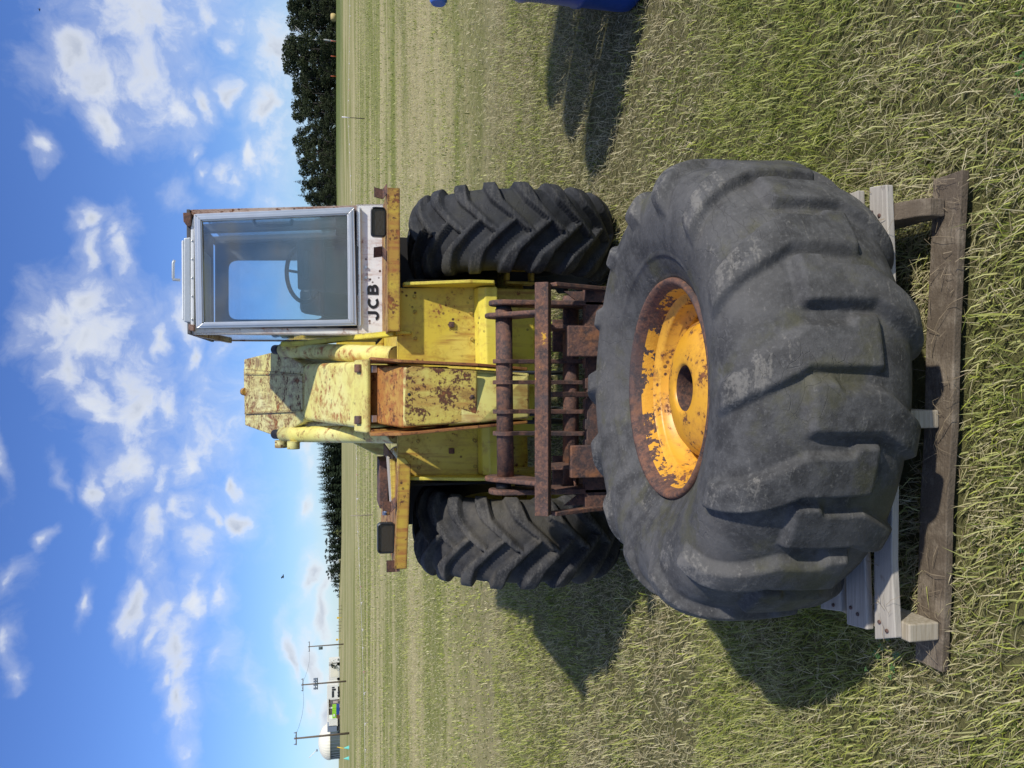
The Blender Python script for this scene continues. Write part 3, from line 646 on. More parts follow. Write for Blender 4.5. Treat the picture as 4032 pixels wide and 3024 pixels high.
# ---- wheels
RIMP = [(0.312, -0.135), (0.325, -0.150), (0.318, -0.158), (0.300, -0.150), (0.285, -0.12), (0.270, -0.06), (0.265, 0.02), (0.25, 0.045), (0.17, 0.06), (0.15, 0.08), (0.10, 0.085), (0.095, 0.13), (0.0005, 0.135)]
RIMO = [(0.312, 0.135), (0.325, 0.150), (0.318, 0.158), (0.300, 0.150), (0.288, 0.12), (0.275, 0.07), (0.25, 0.05)]
def wheel(x, y, z, sgn, me, spin):
    w = MB().lathe([(r, -a * sgn * -1) for r, a in RIMP], (0, 0, 0), 'X', 64)
    w.lathe([(r, a * sgn) for r, a in RIMO], (0, 0, 0), 'X', 64)
    o = w.build('wheel', 'wheel_yellow' if x < 0 else 'inner_shade', None); o.parent = th; o.location = Vector((x, y, z)) - ROOT[th.name]  # right-hand rims: the shade inside them is put into the colour
    t = link_mesh('tyre', me, o, (0, 0, 0), (R(spin), 0, 0))
    for k in range(8):
        a = k * math.pi / 4
        b = MB().lathe([(0.0005, .022), (0.013, .022), (0.013, 0)], (0.085 * sgn, 0.125 * math.cos(a), 0.125 * math.sin(a)), 'X', 6, False).build('wheel_nut', 'wheel_yellow', None); b.parent = o
    return o
LT = FRONT_TYRE.copy(); LT.materials.clear(); LT.materials.append(M['tyre_rubber_dusty'])
wheel(0.825, 4.46, 0.602, 1, FRONT_TYRE, 4)
wheel(-0.828, 4.40, 0.578, -1, LT, 13)
wheel(0.82, 7.1, 0.602, 1, FRONT_TYRE, 20); wheel(-0.82, 7.1, 0.578, -1, FRONT_TYRE, 0)

# ---- chassis
def plateXZ(pts, Y, th_, name, m, **kw):        # flat plate facing the camera, outline surveyed at distance Y
    return part(MB().prism([A(x, y, Y) for x, y in pts], (0, th_, 0)), name, m, **kw)
plateXZ([(858, 622), (858, 1028), (1034, 1027), (1034, 618)], 4.06, 0.02, 'front_plate', 'yellow_paint')
FRX, FLX = A(950, 618, 4.0).x, A(950, 1029, 4.0).x
part(MB().prism([P(FRX, 4.08, 1.26), P(FRX, 4.02, 1.26), P(FRX + .008, 3.90, 0.93), P(FRX + .008, 3.90, 0.80), P(FRX, 4.08, 0.76)], (0.018, 0, 0)), 'side_flange', 'yellow_clean')
part(MB().prism([P(FLX - .018, 4.08, 1.26), P(FLX - .018, 4.02, 1.26), P(FLX - .018, 3.91, 0.93), P(FLX - .018, 3.90, 0.83), P(FLX - .018, 4.08, 0.76)], (0.018, 0, 0)), 'side_flange', 'yellow_clean')
# folded lower cross member
part(MB().prism([P(FLX + .002, 4.058, 0.885), P(FLX + .002, 3.985, 0.872), P(FLX + .002, 3.95, 0.84), P(FLX + .002, 3.95, 0.775), P(FLX + .002, 4.058, 0.775)], Vector((FRX - FLX - .004, 0, (FRX - FLX) * LEAN))), 'cross_member', 'yellow_clean', bevel=0.006)
for x in (0.30, -0.37):
    part(MB().box((x, 4.045, 1.00), (x + .03, 4.06, 1.03)), 'bolt_block', 'rust')
# main frame rails and belly behind the plate
part(MB().hexa([P(-.46,4.085,.74),P(.48,4.085,.74),P(.50,8.2,.62),P(-.48,8.2,.62),P(-.46,4.085,1.15),P(.48,4.085,1.15),P(.50,8.2,1.18),P(-.48,8.2,1.18)]), 'main_frame', 'yellow_paint', bevel=0.01)
part(MB().box((-0.30, 4.25, 0.50), (0.36, 4.40, 0.735)), 'axle_mount', 'yellow_clean', bevel=0.01)
part(MB().box((-0.02, 4.19, 0.52), (0.40, 4.245, 0.72)), 'axle_guard', 'yellow_clean', bevel=0.015)
part(MB().tube([(-0.74, 4.42, .585), (-0.45, 4.44, .59), (0.45, 4.46, .605), (0.74, 4.46, .61)], [.07, .085, .085, .07], 20), 'front_axle', 'yellow_paint', bevel=0)
part(MB().tube([(-0.74, 7.1, .585), (0.74, 7.1, .605)], .085, 16), 'rear_axle', 'yellow_paint', bevel=0)
for x0, s in ((0.575, 1), (-0.60, -1)):
    z = .60 + LEAN * x0
    mb = MB()      # open steering clevis: two cheeks, a top and a bottom
    mb.box((x0 - .012, 4.22, z - .10), (x0 + .004, 4.30, z + .07)); mb.box((x0 + .066, 4.22, z - .10), (x0 + .082, 4.30, z + .07))
    mb.box((x0 + .004, 4.225, z + .045), (x0 + .066, 4.30, z + .068)); mb.box((x0 + .004, 4.225, z - .098), (x0 + .066, 4.30, z - .075))
    part(MB().box((x0 + .004, 4.285, z - .074), (x0 + .066, 4.298, z + .044)), 'clevis_shade', 'black_metal', bevel=0)  # black sheet standing for the shade inside the clevis opening
    part(mb, 'steering_clevis', 'yellow_paint', bevel=0.005)
    part(MB().prism([(x0 - .03 * s, 4.32, z + .10), (x0 - .03 * s, 4.32, z - .12), (x0 - .12 * s, 4.32, z - .16), (x0 - .12 * s, 4.32, z + .22), (x0 - .09 * s, 4.32, z + .22)], (0, .02, 0)), 'gusset', 'yellow_paint')
part(MB().box((0.40, 4.19, 0.50), (0.535, 4.21, 0.78)), 'hanger_plate', 'yellow_paint', bevel=0.01)
part(MB().tube([(0.05, 4.18, .50), (0.10, 4.30, .46)], .02, 12), 'hydraulic_rod', 'steel', bevel=0)

# ---- mudguards (flat deck plates with a turned-down front lip)
def deck(a, b, Y0, Y1, lip, name, m1, m2, kink=None):
    """plate from surveyed front-top corners a (outer) and b (inner)"""
    pa, pb = A(*a, Y0), A(*b, Y0)
    d = part(MB().hexa([pa - Vector((0,0,.008)), pb - Vector((0,0,.008)), Vector((pb.x, Y1, pb.z - .008)), Vector((pa.x, Y1, pa.z - .008)), pa, pb, Vector((pb.x, Y1, pb.z)), Vector((pa.x, Y1, pa.z))]), name, m1, bevel=0.002)
    poly = [pa + Vector((0, 0, .002)), pb + Vector((0, 0, .002))] + (kink or []) + [pb - Vector((0, 0, lip)), pa - Vector((0, 0, lip))]
    l = MB().prism([p - Vector((0, .012, 0)) for p in poly], (0, .010, 0)); lo = l.build('front_lip', m2, d, 0.003)
    lo.matrix_parent_inverse = Matrix.Identity(4)
    return d
fr = deck((837, 406), (838, 716), 3.98, 5.35, 0.062, 'mudguard', 'deck_rust', 'fender_yellow')
fl = deck((853, 1229), (862, 1002), 3.98, 5.35, 0.060, 'mudguard', 'deck_rust', 'fender_yellow')
for d, xs in ((fr, (0.545, 1.0)), (fl, (-0.96, -0.53))):      # rear skirts and inner linings, coloured near black for the shade inside the arches
    part(MB().box((xs[0], 5.28, 0.62), (xs[1], 5.30, 1.24)), 'mudguard_skirt', 'inner_shade')
    part(MB().box((xs[0] if xs[0] > 0 else xs[1] - .012, 4.10, 0.76), ((xs[0] + .012) if xs[0] > 0 else xs[1], 5.28, 1.24)), 'arch_lining', 'inner_shade', bevel=0)
def angle_tab(x, y, Y, rz, m='rust_dark'):
    p = A(x, y, Y); mb = MB(); mb.box((-.03, -.03, 0), (.03, .03, .004)); mb.box((-.03, .026, .004), (.03, .03, .05))
    o = mb.build('angle_tab', m, None, 0.002); o.parent = th; o.location = p - ROOT[th.name]; o.rotation_euler = (R(20), 0, R(rz)); return o
angle_tab(832, 414, 4.03, 20); angle_tab(831, 548, 4.05, -35); angle_tab(850, 1090, 4.03, 35); angle_tab(859, 1222, 4.0, 15)
# tread-plate step corner and the folded edge beside the boom foot on the left
plateXZ([(858, 986), (862, 1012), (876, 1032), (884, 1026), (884, 1000), (874, 988)], 3.97, 0.02, 'step_corner', 'yellow_paint')
part(MB().bar(A(838, 985, 4.35), A(846, 1095, 4.35), 0.16, 0.012), 'step_board', 'wood_grey')
part(MB().bar(A(826, 990, 4.75), A(826, 1090, 4.75), 0.30, 0.05), 'tool_box', 'rust_dark')
part(MB().bar(A(848, 992, 4.2), A(852, 1090, 4.2), 0.03, 0.03), 'step_rail', 'yellow_paint')
part(MB().tube([A(834, 1098, 4.2), A(834, 1112, 4.2)], [.017, .021], 14), 'indicator', 'steel', bevel=0)

# ---- work lamps
def lamp(x0, x1, y0, y1, Y):
    a = A(x0, y0, Y); b = A(x1, y1, Y); cx, cz = (a.x + b.x) / 2, (a.z + b.z) / 2; w, h = abs(a.x - b.x), abs(a.z - b.z)
    def rr(w, h, r, y):
        out = []
        for sx, sz, a0 in ((1, 1, 0), (-1, 1, 90), (-1, -1, 180), (1, -1, 270)):
            for k in range(5):
                an = R(a0 + k * 22.5); out.append((cx + sx * (w / 2 - r) + r * math.cos(an), y, cz + sz * (h / 2 - r) + r * math.sin(an)))
        return out
    mb = MB(); rings = [rr(w * .8, h * .7, .012, Y + .07), rr(w, h, .02, Y + .03), rr(w, h, .02, Y), rr(w * .93, h * .86, .015, Y - .004), rr(w * .88, h * .78, .012, Y + .008)]
    n = 20; mb.quad_pts(sum(rings, []), [(i*n+k, i*n+(k+1) % n, (i+1)*n+(k+1) % n, (i+1)*n+k) for i in range(4) for k in range(n)] + [tuple(range(n))])
    o = part(mb, 'work_lamp', 'black_plastic', bevel=0)
    l = MB().quad_pts(rr(w * .88, h * .78, .012, Y + .007), [tuple(range(n))]); lo = l.build('lens', 'lamp_glass', o); lo.matrix_parent_inverse = Matrix.Identity(4)
    s = MB().tube([(cx, Y + .03, cz - h / 2 - .02), (cx, Y + .03, cz - h / 2 + .01)], .012, 10).build('bracket', 'rust_dark', o); s.matrix_parent_inverse = Matrix.Identity(4)
lamp(801, 834, 446, 512, 4.06); lamp(815, 853, 1130, 1195, 4.08)

# ---- cab
YC, YR = 4.50, 5.30
TR, TL, BR, BL = A(411, 452, YC), A(413, 722, YC), A(829, 441, YC), A(832, 724, YC)
def back(p, dy=YR - YC): return Vector((p.x, p.y + dy, p.z))
up = (TL - BL).normalized()
def pillar(a, b, w, d, m, name='cab_pillar'):
    return part(MB().bar(a, b, w, d, (0, 1, 0)), name, m, bevel=0.006)
off = Vector((0, .03, 0))
pillar(BR + off + Vector((-.018, 0, 0)), TR + off + Vector((-.018, 0, 0)), .036, .05, 'cab_rust'); pillar(BL + off + Vector((.02, 0, 0)), TL + off + Vector((.02, 0, 0)), .04, .05, 'white_paint')
pillar(back(BR) + Vector((-.03, 0, 0)), back(TR) + Vector((-.03, 0, 0)), .05, .07, 'cab_lining'); pillar(back(BL) + Vector((.02, 0, 0)), back(TL) + Vector((.02, 0, 0)), .03, .05, 'cab_rust')
# middle post of the far side and inside posts
mr = Vector((-.025, .42, 0)); pillar(BR + mr, TR + mr, .05, .06, 'cab_lining')
# roof with fascia
rz = Vector((0, 0, .02))
part(MB().hexa([TR + rz * 0, TL + rz * 0, back(TL), back(TR), TR + rz, TL + rz, back(TL) + rz, back(TR) + rz]), 'cab_roof', 'cab_lining')
part(MB().prism([A(397, 514, YC - .005), A(397, 695, YC - .005), A(413, 697, YC - .005), A(412, 512, YC - .005)], (0, .70, 0)), 'roof_box', 'galvanised', bevel=0.006)
part(MB().prism([A(392, 520, YC + .05), A(393, 690, YC + .05), A(397, 692, YC + .05), A(396.5, 518, YC + .05)], (0, .6, 0)), 'roof_hatch', 'roof_white')
part(MB().tube([A(389, 605, 4.65), A(374, 604, 4.65), A(374, 600, 4.65), A(374, 568, 4.65), A(377, 562, 4.65)], .008, 10), 'hatch_handle', 'galvanised', bevel=0)
part(MB().prism([A(395, 459, YC - .02), A(396, 478, YC - .02), A(405, 490, YC - .02), A(413, 488, YC - .02), A(413, 459, YC - .02)], (0, .06, 0)), 'roof_bracket', 'rust_dark')
part(MB().prism([A(407, 700, YC - .02), A(407, 714, YC - .02), A(420, 716, YC - .02), A(420, 702, YC - .02)], (0, .05, 0)), 'roof_bracket', 'cab_rust')
part(MB().prism([A(412, 490, YC - .008), A(412, 702, YC - .008), A(419, 703, YC - .008), A(419, 462, YC - .008)], (0, .02, 0)), 'rain_strip', 'roof_white')
for y in (520, 560, 600, 640, 690): part(MB().lathe([(0.0005, -.004), (.005, -.004), (.006, 0)], A(415, y, YC - .008), 'Y', 8), 'rivet', 'aluminium', bevel=0)
# windscreen: aluminium frame of four bars, glass
FO = [(419, 462), (423, 709), (771, 703), (765, 447)]; FI = [(437, 478), (441, 696), (752, 690), (750, 464)]
wf = []
for i in range(4):
    j = (i + 1) % 4; Yf = YC - .018
    o = part(MB().prism([A(*FO[i], Yf), A(*FO[j], Yf), A(*FI[j], Yf), A(*FI[i], Yf)], (0, .03, 0)), 'windscreen_frame', 'aluminium', bevel=0.003); wf.append(o)
    q = [Vector(A(*FO[k], Yf - .006)).lerp(A(*FI[k], Yf - .006), u) for k, u in ((i, .35), (j, .35), (j, .8), (i, .8))]
    r_ = MB().prism(q, (0, .0055, 0)).build('frame_rib', 'aluminium', o, 0.002); r_.matrix_parent_inverse = Matrix.Identity(4)
part(MB().prism([A(439, 476, YC), A(442, 698, YC), A(754, 692, YC), A(752, 462, YC)], (0, .004, 0)), 'windscreen', 'glass', bevel=0)
part(MB().bar(A(777, 449, YC - .01), A(779, 704, YC - .01), .03, .008), 'screen_seal', 'galvanised', bevel=0.002)
# white nose panel with the maker's letters
part(MB().prism([A(770, 441.5, YC + .004), A(772, 722, YC + .004), A(832, 724, YC + .004), A(830, 440.5, YC + .004)], (0, .012, 0)), 'nose_panel', 'white_paint', bevel=0.002)
def letters(x_base, y_left, x_top, y_right, Y):
    """bold sans J C B from broad strokes, each a thin raised plate"""
    a = A(x_base, y_left, Y); w = abs(A(x_base, y_right, Y).x - a.x); h = A(x_top, y_left, Y).z - a.z
    arc = lambda cx, cy, rx, ry, d0, d1, n=14: [(cx + rx * math.cos(R(d0 + (d1 - d0) * i / n)), cy + ry * math.sin(R(d0 + (d1 - d0) * i / n))) for i in range(n + 1)]
    J = [[(0.60, 1.0), (0.60, 0.36)] + arc(0.35, 0.36, 0.25, 0.25, 0, -170)]
    C = [arc(1.40, 0.5, 0.375, 0.39, 48, 312, 24)]
    B = [[(2.12, 0.0), (2.12, 1.0)], [(2.2, 0.89), (2.45, 0.89)] + arc(2.45, 0.715, 0.175, 0.175, 90, -90) + [(2.2, 0.54)], [(2.2, 0.51), (2.48, 0.51)] + arc(2.48, 0.31, 0.205, 0.2, 90, -90) + [(2.2, 0.11)]]
    for k, st in enumerate((J, C, B)):
        mb = MB()
        for q, path in enumerate(st):
            wd = 0.23
            for i in range(len(path) - 1):
                pass
            P2 = [Vector((x, y, 0)) for x, y in path]; L = []; Rr = []
            for i, p in enumerate(P2):
                d = (P2[min(i + 1, len(P2) - 1)] - P2[max(i - 1, 0)]).normalized(); n = Vector((-d.y, d.x, 0)) * wd / 2; L.append(p + n); Rr.append(p - n)
            def to(p, dy): 
                X = a.x + p.x / 2.80 * w; return (X, Y - .0012 - .0004 * q + dy, a.z + p.y * h + (X - a.x) * LEAN)
            n = len(P2); pts = [to(p, 0) for p in L] + [to(p, 0) for p in Rr] + [to(p, .004) for p in L] + [to(p, .004) for p in Rr]
            mb.quad_pts(pts, [f for i in range(n - 1) for f in ((i, i+1, n+i+1, n+i), (2*n+i, 3*n+i, 3*n+i+1, 2*n+i+1), (i, 2*n+i, 2*n+i+1, i+1), (n+i, n+i+1, 3*n+i+1, 3*n+i))] + [(0, n, 3*n, 2*n), (n-1, 3*n-1, 4*n-1, 2*n-1)])
        o = part(mb, 'letter', 'letter_black', bevel=0); o['label'] = 'black bold letter %s on the white panel' % 'JCB'[k]
letters(819, 692, 795, 615, YC + .002)
for y in (578, 600): 
    p = A(791, y, YC + .004); part(MB().tube([p, p + Vector((0, -.012, 0))], .009, 6), 'panel_bolt', 'steel', bevel=0.001)
# near side wall (towards the boom): frame, glass, lower panel
x0 = BL.x + .004
def side(pts, t_, name, m, x=None, bev=0.003):
    lo, hi, dx = (BL, TL, .004) if x is None or x < .5 else (BR, TR, -.03)
    dx = dx + (0 if x is None else x - (x0 if x < .5 else x1))
    xx = lambda z: lo.x + (hi.x - lo.x) * (z - lo.z) / (hi.z - lo.z) + dx
    return part(MB().prism([Vector((xx(zz), yy, zz)) for yy, zz in pts], (t_, 0, 0)), name, m, bevel=bev)
zb, zt_ = BL.z, TL.z
side([(YC + .06, zb), (YC + .76, zb), (YC + .76, zb + .30), (YC + .06, zb + .05)], .012, 'side_panel', 'yellow_paint')
side([(YC + .055, zb + .06), (YC + .755, zb + .31), (YC + .755, zt_ - .10), (YC + .055, zt_ - .02)], .004, 'side_window', 'side_glass', x0 + .006, 0)
part(MB().bar((TL.x + .008, YC + .05, zt_ - .012), (TL.x + .008, YC + .78, zt_ - .10), .03, .025), 'roof_rail', 'cab_rust')
# far side wall
x1 = BR.x - .03
side([(YC + .06, zb), (YC + .76, zb), (YC + .76, zb + .28), (YC + .06, zb + .28)], .012, 'side_panel', 'cab_lining', x1)
side([(YC + .055, zb + .28), (YC + .755, zb + .28), (YC + .755, zt_ - .05), (YC + .055, zt_ - .05)], .004, 'side_window', 'side_glass', x1 + .005, 0)
# rear wall with a round-cornered window
def rear_wall():
    Y = YR; o = [A(430, 440, Y), A(430, 722, Y), A(765, 722, Y), A(765, 440, Y)]
    c = [A(x, y, Y) for x, y in ((493, 690), (700, 690), (700, 562), (493, 562))]
    def rrect(a, b, c_, d, r):
        out = []
        for p, q, s in ((d, a, b), (a, b, c_), (b, c_, d), (c_, d, a)):
            d1 = (p - q).normalized() * r; d2 = (s - q).normalized() * r
            for k in range(6):
                u = k / 5; out.append((q + d1) * (1 - u) ** 2 + q * 2 * u * (1 - u) + (q + d2) * u * u)
        return out
    inn = rrect(*c, .06); cx = sum(inn, Vector()) / len(inn)
    # order the outer square to match
    outp = []
    for p in inn:
        best = None
        d = p - cx
        L = BL.x + .01; Rr = BR.x - .01; Bz = zb + .02; Tz = zt_ - .005
        tx = ((Rr - cx.x) / d.x if d.x > 0 else (L - cx.x) / d.x) if abs(d.x) > 1e-6 else 1e9
        tz = ((Tz - cx.z) / d.z if d.z > 0 else (Bz - cx.z) / d.z) if abs(d.z) > 1e-6 else 1e9
        t = min(tx, tz); outp.append(cx + d * t)
    n = len(inn); back_ = Vector((0, .02, 0))
    mb = MB().quad_pts(inn + outp + [p + back_ for p in inn] + [p + back_ for p in outp],
        [f for k in range(n) for f in ((k, (k+1) % n, n + (k+1) % n, n + k), (2*n + k, 3*n + k, 3*n + (k+1) % n, 2*n + (k+1) % n), (k, 2*n + k, 2*n + (k+1) % n, (k+1) % n))])
    part(mb, 'rear_wall', 'cab_lining', bevel=0)
    part(MB().prism([p + Vector((0, .008, 0)) for p in inn], (0, .003, 0)), 'rear_window', 'side_glass', bevel=0)
rear_wall()
# inside: dash, steering wheel, seat, grab handle
part(MB().hexa([A(702, 516, 4.52), A(702, 632, 4.52), A(702, 632, 4.70), A(702, 516, 4.70), A(641, 520, 4.56), A(643, 626, 4.56), A(645, 622, 4.66), A(643, 522, 4.66)]), 'dashboard', 'dash_grey', bevel=0.012)
part(MB().prism([A(655, 540, 4.53), A(655, 605, 4.53), A(668, 605, 4.53), A(668, 540, 4.53)], (0, .01, 0)), 'instrument_panel', 'black_plastic')
part(MB().hexa([A(775, 530, 4.50), A(775, 640, 4.50), A(775, 640, 4.70), A(775, 530, 4.70), A(700, 535, 4.52), A(700, 630, 4.52), A(700, 630, 4.70), A(700, 535, 4.70)]), 'dash_pedestal', 'dash_grey', bevel=0.01)
wc = A(658, 592, 4.72); ax = Vector((0.05, .55, .8)).normalized(); e1 = Vector((1, 0, 0)); e1 = (e1 - ax * e1.dot(ax)).normalized(); e2 = ax.cross(e1)
ring = [wc + (e1 * math.cos(2*math.pi*k/40) + e2 * math.sin(2*math.pi*k/40)) * .165 for k in range(41)]
mb = MB().tube(ring, .012, 10, cap=False)
for k in (0.5, 2.6, 4.71): mb.tube([wc - ax * .03, wc + (e1 * math.cos(k) + e2 * math.sin(k)) * .16], .008, 8)
mb.tube([wc - ax * .25, wc], .02, 10); part(mb, 'steering_wheel', 'black_plastic', bevel=0)
part(MB().hexa([A(778, 600, 4.75), A(778, 690, 4.75), A(778, 690, 5.10), A(778, 600, 5.10), A(690, 605, 4.78), A(690, 686, 4.78), A(690, 686, 5.10), A(690, 605, 5.10)]), 'seat', 'black_plastic', bevel=0.03)
part(MB().hexa([A(700, 612, 5.00), A(700, 684, 5.00), A(700, 684, 5.12), A(700, 612, 5.12), A(648, 622, 5.06), A(648, 676, 5.06), A(648, 676, 5.15), A(648, 622, 5.15)]), 'seat_back', 'black_plastic', bevel=0.03)
part(MB().tube([A(548, 476, 4.55), A(553, 487, 4.55), A(560, 488, 4.55), A(622, 486, 4.55), A(630, 484, 4.55), A(631, 474, 4.55)], .009, 10), 'grab_handle', 'cab_lining', bevel=0)

# ---- boom: outer box sloping down towards us, head with the ram pins, inner section and nose
def on(x, y, c0=1.661, dz=0.0):     # point of the boom's sloping top (slope .38, through Z=c0 at Y=4.5)
    d = ray(x, y); k = 0.38
    t = (c0 + dz - 4.5 * k - CAM_H) / (d.z - k * d.y); return Vector((d.x * t, d.y * t, CAM_H + d.z * t))
slope = Vector((0, 1, .38)).normalized(); dn = Vector((0, .38, -1)).normalized()
o1 = [on(769, 781), on(769, 926), on(655, 908), on(655, 786)]
part(MB().prism(o1, dn * .34), 'outer_boom', 'boom_yellow', bevel=0.03, seg=4)
hd = [on(527, 776), on(529, 919), on(601, 945), on(652, 912), on(658, 899), on(656, 794), on(650, 785), on(603, 757)]
part(MB().prism(hd, dn * .36), 'boom_head', 'boom_head_yellow', bevel=0.008)
cp = [on(528, 796), on(530, 893), on(656, 886), on(655, 808)]
part(MB().prism([p - dn * .006 for p in cp], dn * .01), 'wear_plate', 'boom_head_yellow', bevel=0.003)
for (a, b) in (((532, 808), (654, 810)), ((532, 893), (654, 887))):
    part(MB().bar(on(*a) - dn * .008, on(*b) - dn * .008, .012, .012, -dn), 'weld_rib', 'boom_head_yellow', bevel=0.002)
part(MB().tube([on(524, 846) - slope * .04, on(532, 846) + Vector((0, 0, .0))], .03, 12), 'hose_fitting', 'fender_yellow', bevel=0)
# collar at the front of the outer boom: a hollow frame
c_ = [on(769, 777), on(769, 932), on(797, 935), on(797, 777)]
inn = .022
mb = MB(); wv = Vector((1, 0, LEAN)); 
cl, cr2 = on(783, 934), on(783, 777); Lc = (on(769, 855) - on(797, 855)).length; st = on(797, 855)
xl, xr = cl.x, cr2.x
def cbox(xa, xb, da, db): 
    q0 = Vector((0, st.y, st.z)); pts = []
    for s_ in (0, Lc):
        b0 = q0 + slope * s_
        pts += [Vector((xa, 0, 0)) + b0 + dn * da, Vector((xb, 0, 0)) + b0 + dn * da, Vector((xb, 0, 0)) + b0 + dn * db, Vector((xa, 0, 0)) + b0 + dn * db]
    return pts
mb.hexa(cbox(xl, xr, -.012, .012)); part(mb, 'boom_collar', 'boom_yellow', bevel=0.008, seg=3)
for xa, xb in ((xl, xl + .018), (xr - .018, xr)):
    part(MB().hexa(cbox(xa, xb, .012, .36)), 'boom_collar', 'inner_boom', bevel=0.006)
part(MB().hexa(cbox(xl, xr, .36, .38)), 'boom_collar', 'inner_boom', bevel=0.006)
for y in (796, 907): part(MB().prism([on(776, y - 9), on(776, y + 9), on(786, y + 9), on(786, y - 9)], -dn * .03), 'wear_pad_bracket', 'rust', bevel=0.006)
for y in (797, 905): 
    q = [on(797, y - 8, dz=-.02), on(797, y + 8, dz=-.02), on(803, y + 8, dz=-.02), on(803, y - 8, dz=-.02)]
    part(MB().prism(q, dn * .03), 'wear_pad', 'aluminium')
# inner boom sliding out and the nose turning down
dI = -.055
i0 = [on(870, 791, dz=dI), on(870, 925, dz=dI), on(760, 908, dz=dI), on(760, 790, dz=dI)]
part(MB().prism(i0, dn * .26), 'inner_boom', 'inner_boom', bevel=0.015, seg=3)
nt_ = on(870, 858, dz=dI); YN = nt_.y
def nose_pt(x, y, Y=None): return A(x, y, Y if Y else YN)
NYt, NYb = YN - .005, YN - .02
nose = [A(871, 791, NYt), A(871, 923, NYt), A(1034, 912, NYb), A(1145, 905, NYb + .05), A(1145, 806, NYb + .05), A(1034, 798, NYb)]
part(MB().prism(nose, (0, .26, 0)), 'boom_nose', 'boom_yellow', bevel=0.014)
for sgn, pts in ((1, [(800, 777), (868, 783), (1034, 791), (1140, 800)]), (-1, [(800, 936), (868, 935), (1034, 919), (1140, 909)])):
    q = [A(x, y, YN + (.14 if i == 0 else -.03 if i < 3 else .03)) for i, (x, y) in enumerate(pts)]
    mb = MB()
    for a, b in zip(q, q[1:]):
        mb.hexa([a, a + Vector((sgn * .014, 0, 0)), a + Vector((sgn * .014, .20, 0)), a + Vector((0, .20, 0)), b, b + Vector((sgn * .014, 0, 0)), b + Vector((sgn * .014, .20, 0)), b + Vector((0, .20, 0))])
    part(mb, 'nose_flange', 'inner_boom', bevel=0.003)
cv = [(877, 797), (874, 903), (879, 919), (900, 920), (1030, 911), (1031, 801), (890, 791)]
part(MB().prism([A(x, y, NYt - .022) for x, y in cv], (0, .012, 0)), 'access_cover', 'cover_yellow', bevel=0.006)
p = A(1020, 857, NYt - .022); part(MB().lathe([(0.0005, -.006), (.009, -.005), (.011, 0)], p, 'Y', 12), 'cover_screw', 'rust_orange', bevel=0)
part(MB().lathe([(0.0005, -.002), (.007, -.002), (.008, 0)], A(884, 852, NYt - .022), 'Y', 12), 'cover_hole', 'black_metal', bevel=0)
# lift rams either side
for (xf, yf, xr_, yr_) in ((862, 768, 612, 756), (862, 938, 612, 938)):
    a, b = A(xf - 6, yf, 4.13), on(xr_, yr_); d = (b - a).normalized()
    o = part(MB().tube([a, a + d * .01, b - d * .22, b - d * .215, b - d * .14, b - d * .135, b], [.05, .05, .05, .054, .054, .048, .046], 24), 'lift_ram', 'boom_yellow', bevel=0)
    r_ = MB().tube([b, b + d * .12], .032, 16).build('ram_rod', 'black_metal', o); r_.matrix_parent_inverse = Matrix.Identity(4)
for x_, y_ in ((607, 951), (634, 953)):
    q = on(x_, y_); part(MB().tube([q, q + Vector((-.05, 0, 0))], .04, 14), 'pivot_pin', 'boom_head_yellow', bevel=0.003)
q = on(622, 757); part(MB().tube([q, q + Vector((.06, 0, 0))], .04, 14), 'pivot_pin', 'boom_yellow', bevel=0.003)
# boom pivot posts at the back of the frame
for x in (-.36, .22):
    part(MB().prism([P(x, 5.4, 1.15), P(x, 6.8, 1.15), P(x, 6.35, 2.0), P(x, 5.7, 1.85)], (.03, 0, 0)), 'boom_post', 'yellow_paint')
# guard arm beside the cab, and the side tank cover on the other side
ga = [A(858, 716, 4.30), A(858, 724, 4.30), A(770, 733, 4.55), A(668, 744, 4.95), A(612, 747, 5.05), A(612, 742, 5.05), A(668, 739, 4.95), A(770, 727, 4.55)]
mb = MB()
for a, b in ((A(858, 720, 4.10), A(770, 729, 4.55)), (A(770, 729, 4.55), A(665, 741, 4.95)), (A(665, 741, 4.95), A(612, 744, 5.1))): mb.bar(a, b, .03, .05)
part(mb, 'guard_arm', 'yellow_clean')
part(MB().prism([A(856, 714, 4.02), A(856, 723, 4.02), A(890, 722, 4.02), A(890, 716, 4.02)], (0, .03, 0)), 'guard_foot', 'yellow_clean')
e = [A(745, 945, 5.9), A(764, 985, 5.9), A(830, 985, 5.1), A(830, 945, 5.1)]
part(MB().prism([A(742, 944, 5.6), A(764, 958, 5.6), A(812, 982, 5.6), A(832, 984, 5.6), A(832, 944, 5.6)], (0, .9, 0)), 'tank_cover', 'boom_yellow', bevel=0.01)
part(MB().box((-.95, 5.6, .62), (-.52, 6.35, 1.17)), 'fuel_tank', 'yellow_paint', bevel=0.02)
part(MB().box((-.50, 7.3, 1.18), (.55, 8.3, 1.62)), 'engine_cover', 'yellow_paint', bevel=0.03)

for x_, dx in ((-.20, 0), (-.165, .01), (.06, 0)):      # hydraulic hoses looping from the boom nose down behind the carriage
    part(MB().tube([(x_, YN + .30, .80), (x_, YN + .28, .70), (x_ + dx, YN + .2, .56), (x_ + dx * 2, YN + .22, .44), (x_ + dx * 3, 4.05, .40), (x_ + dx * 3, 4.15, .44), (x_ + dx, 4.24, .52)], .011, 10), 'hydraulic_hose', 'black_plastic', bevel=0)
for x_ in (-.44, -.30, .24, .38, .46):
    for z_ in (1.20, .90): part(MB().tube([P(x_, 4.062, z_), P(x_, 4.048, z_)], .011, 6), 'plate_bolt', 'yellow_paint', bevel=0.001)

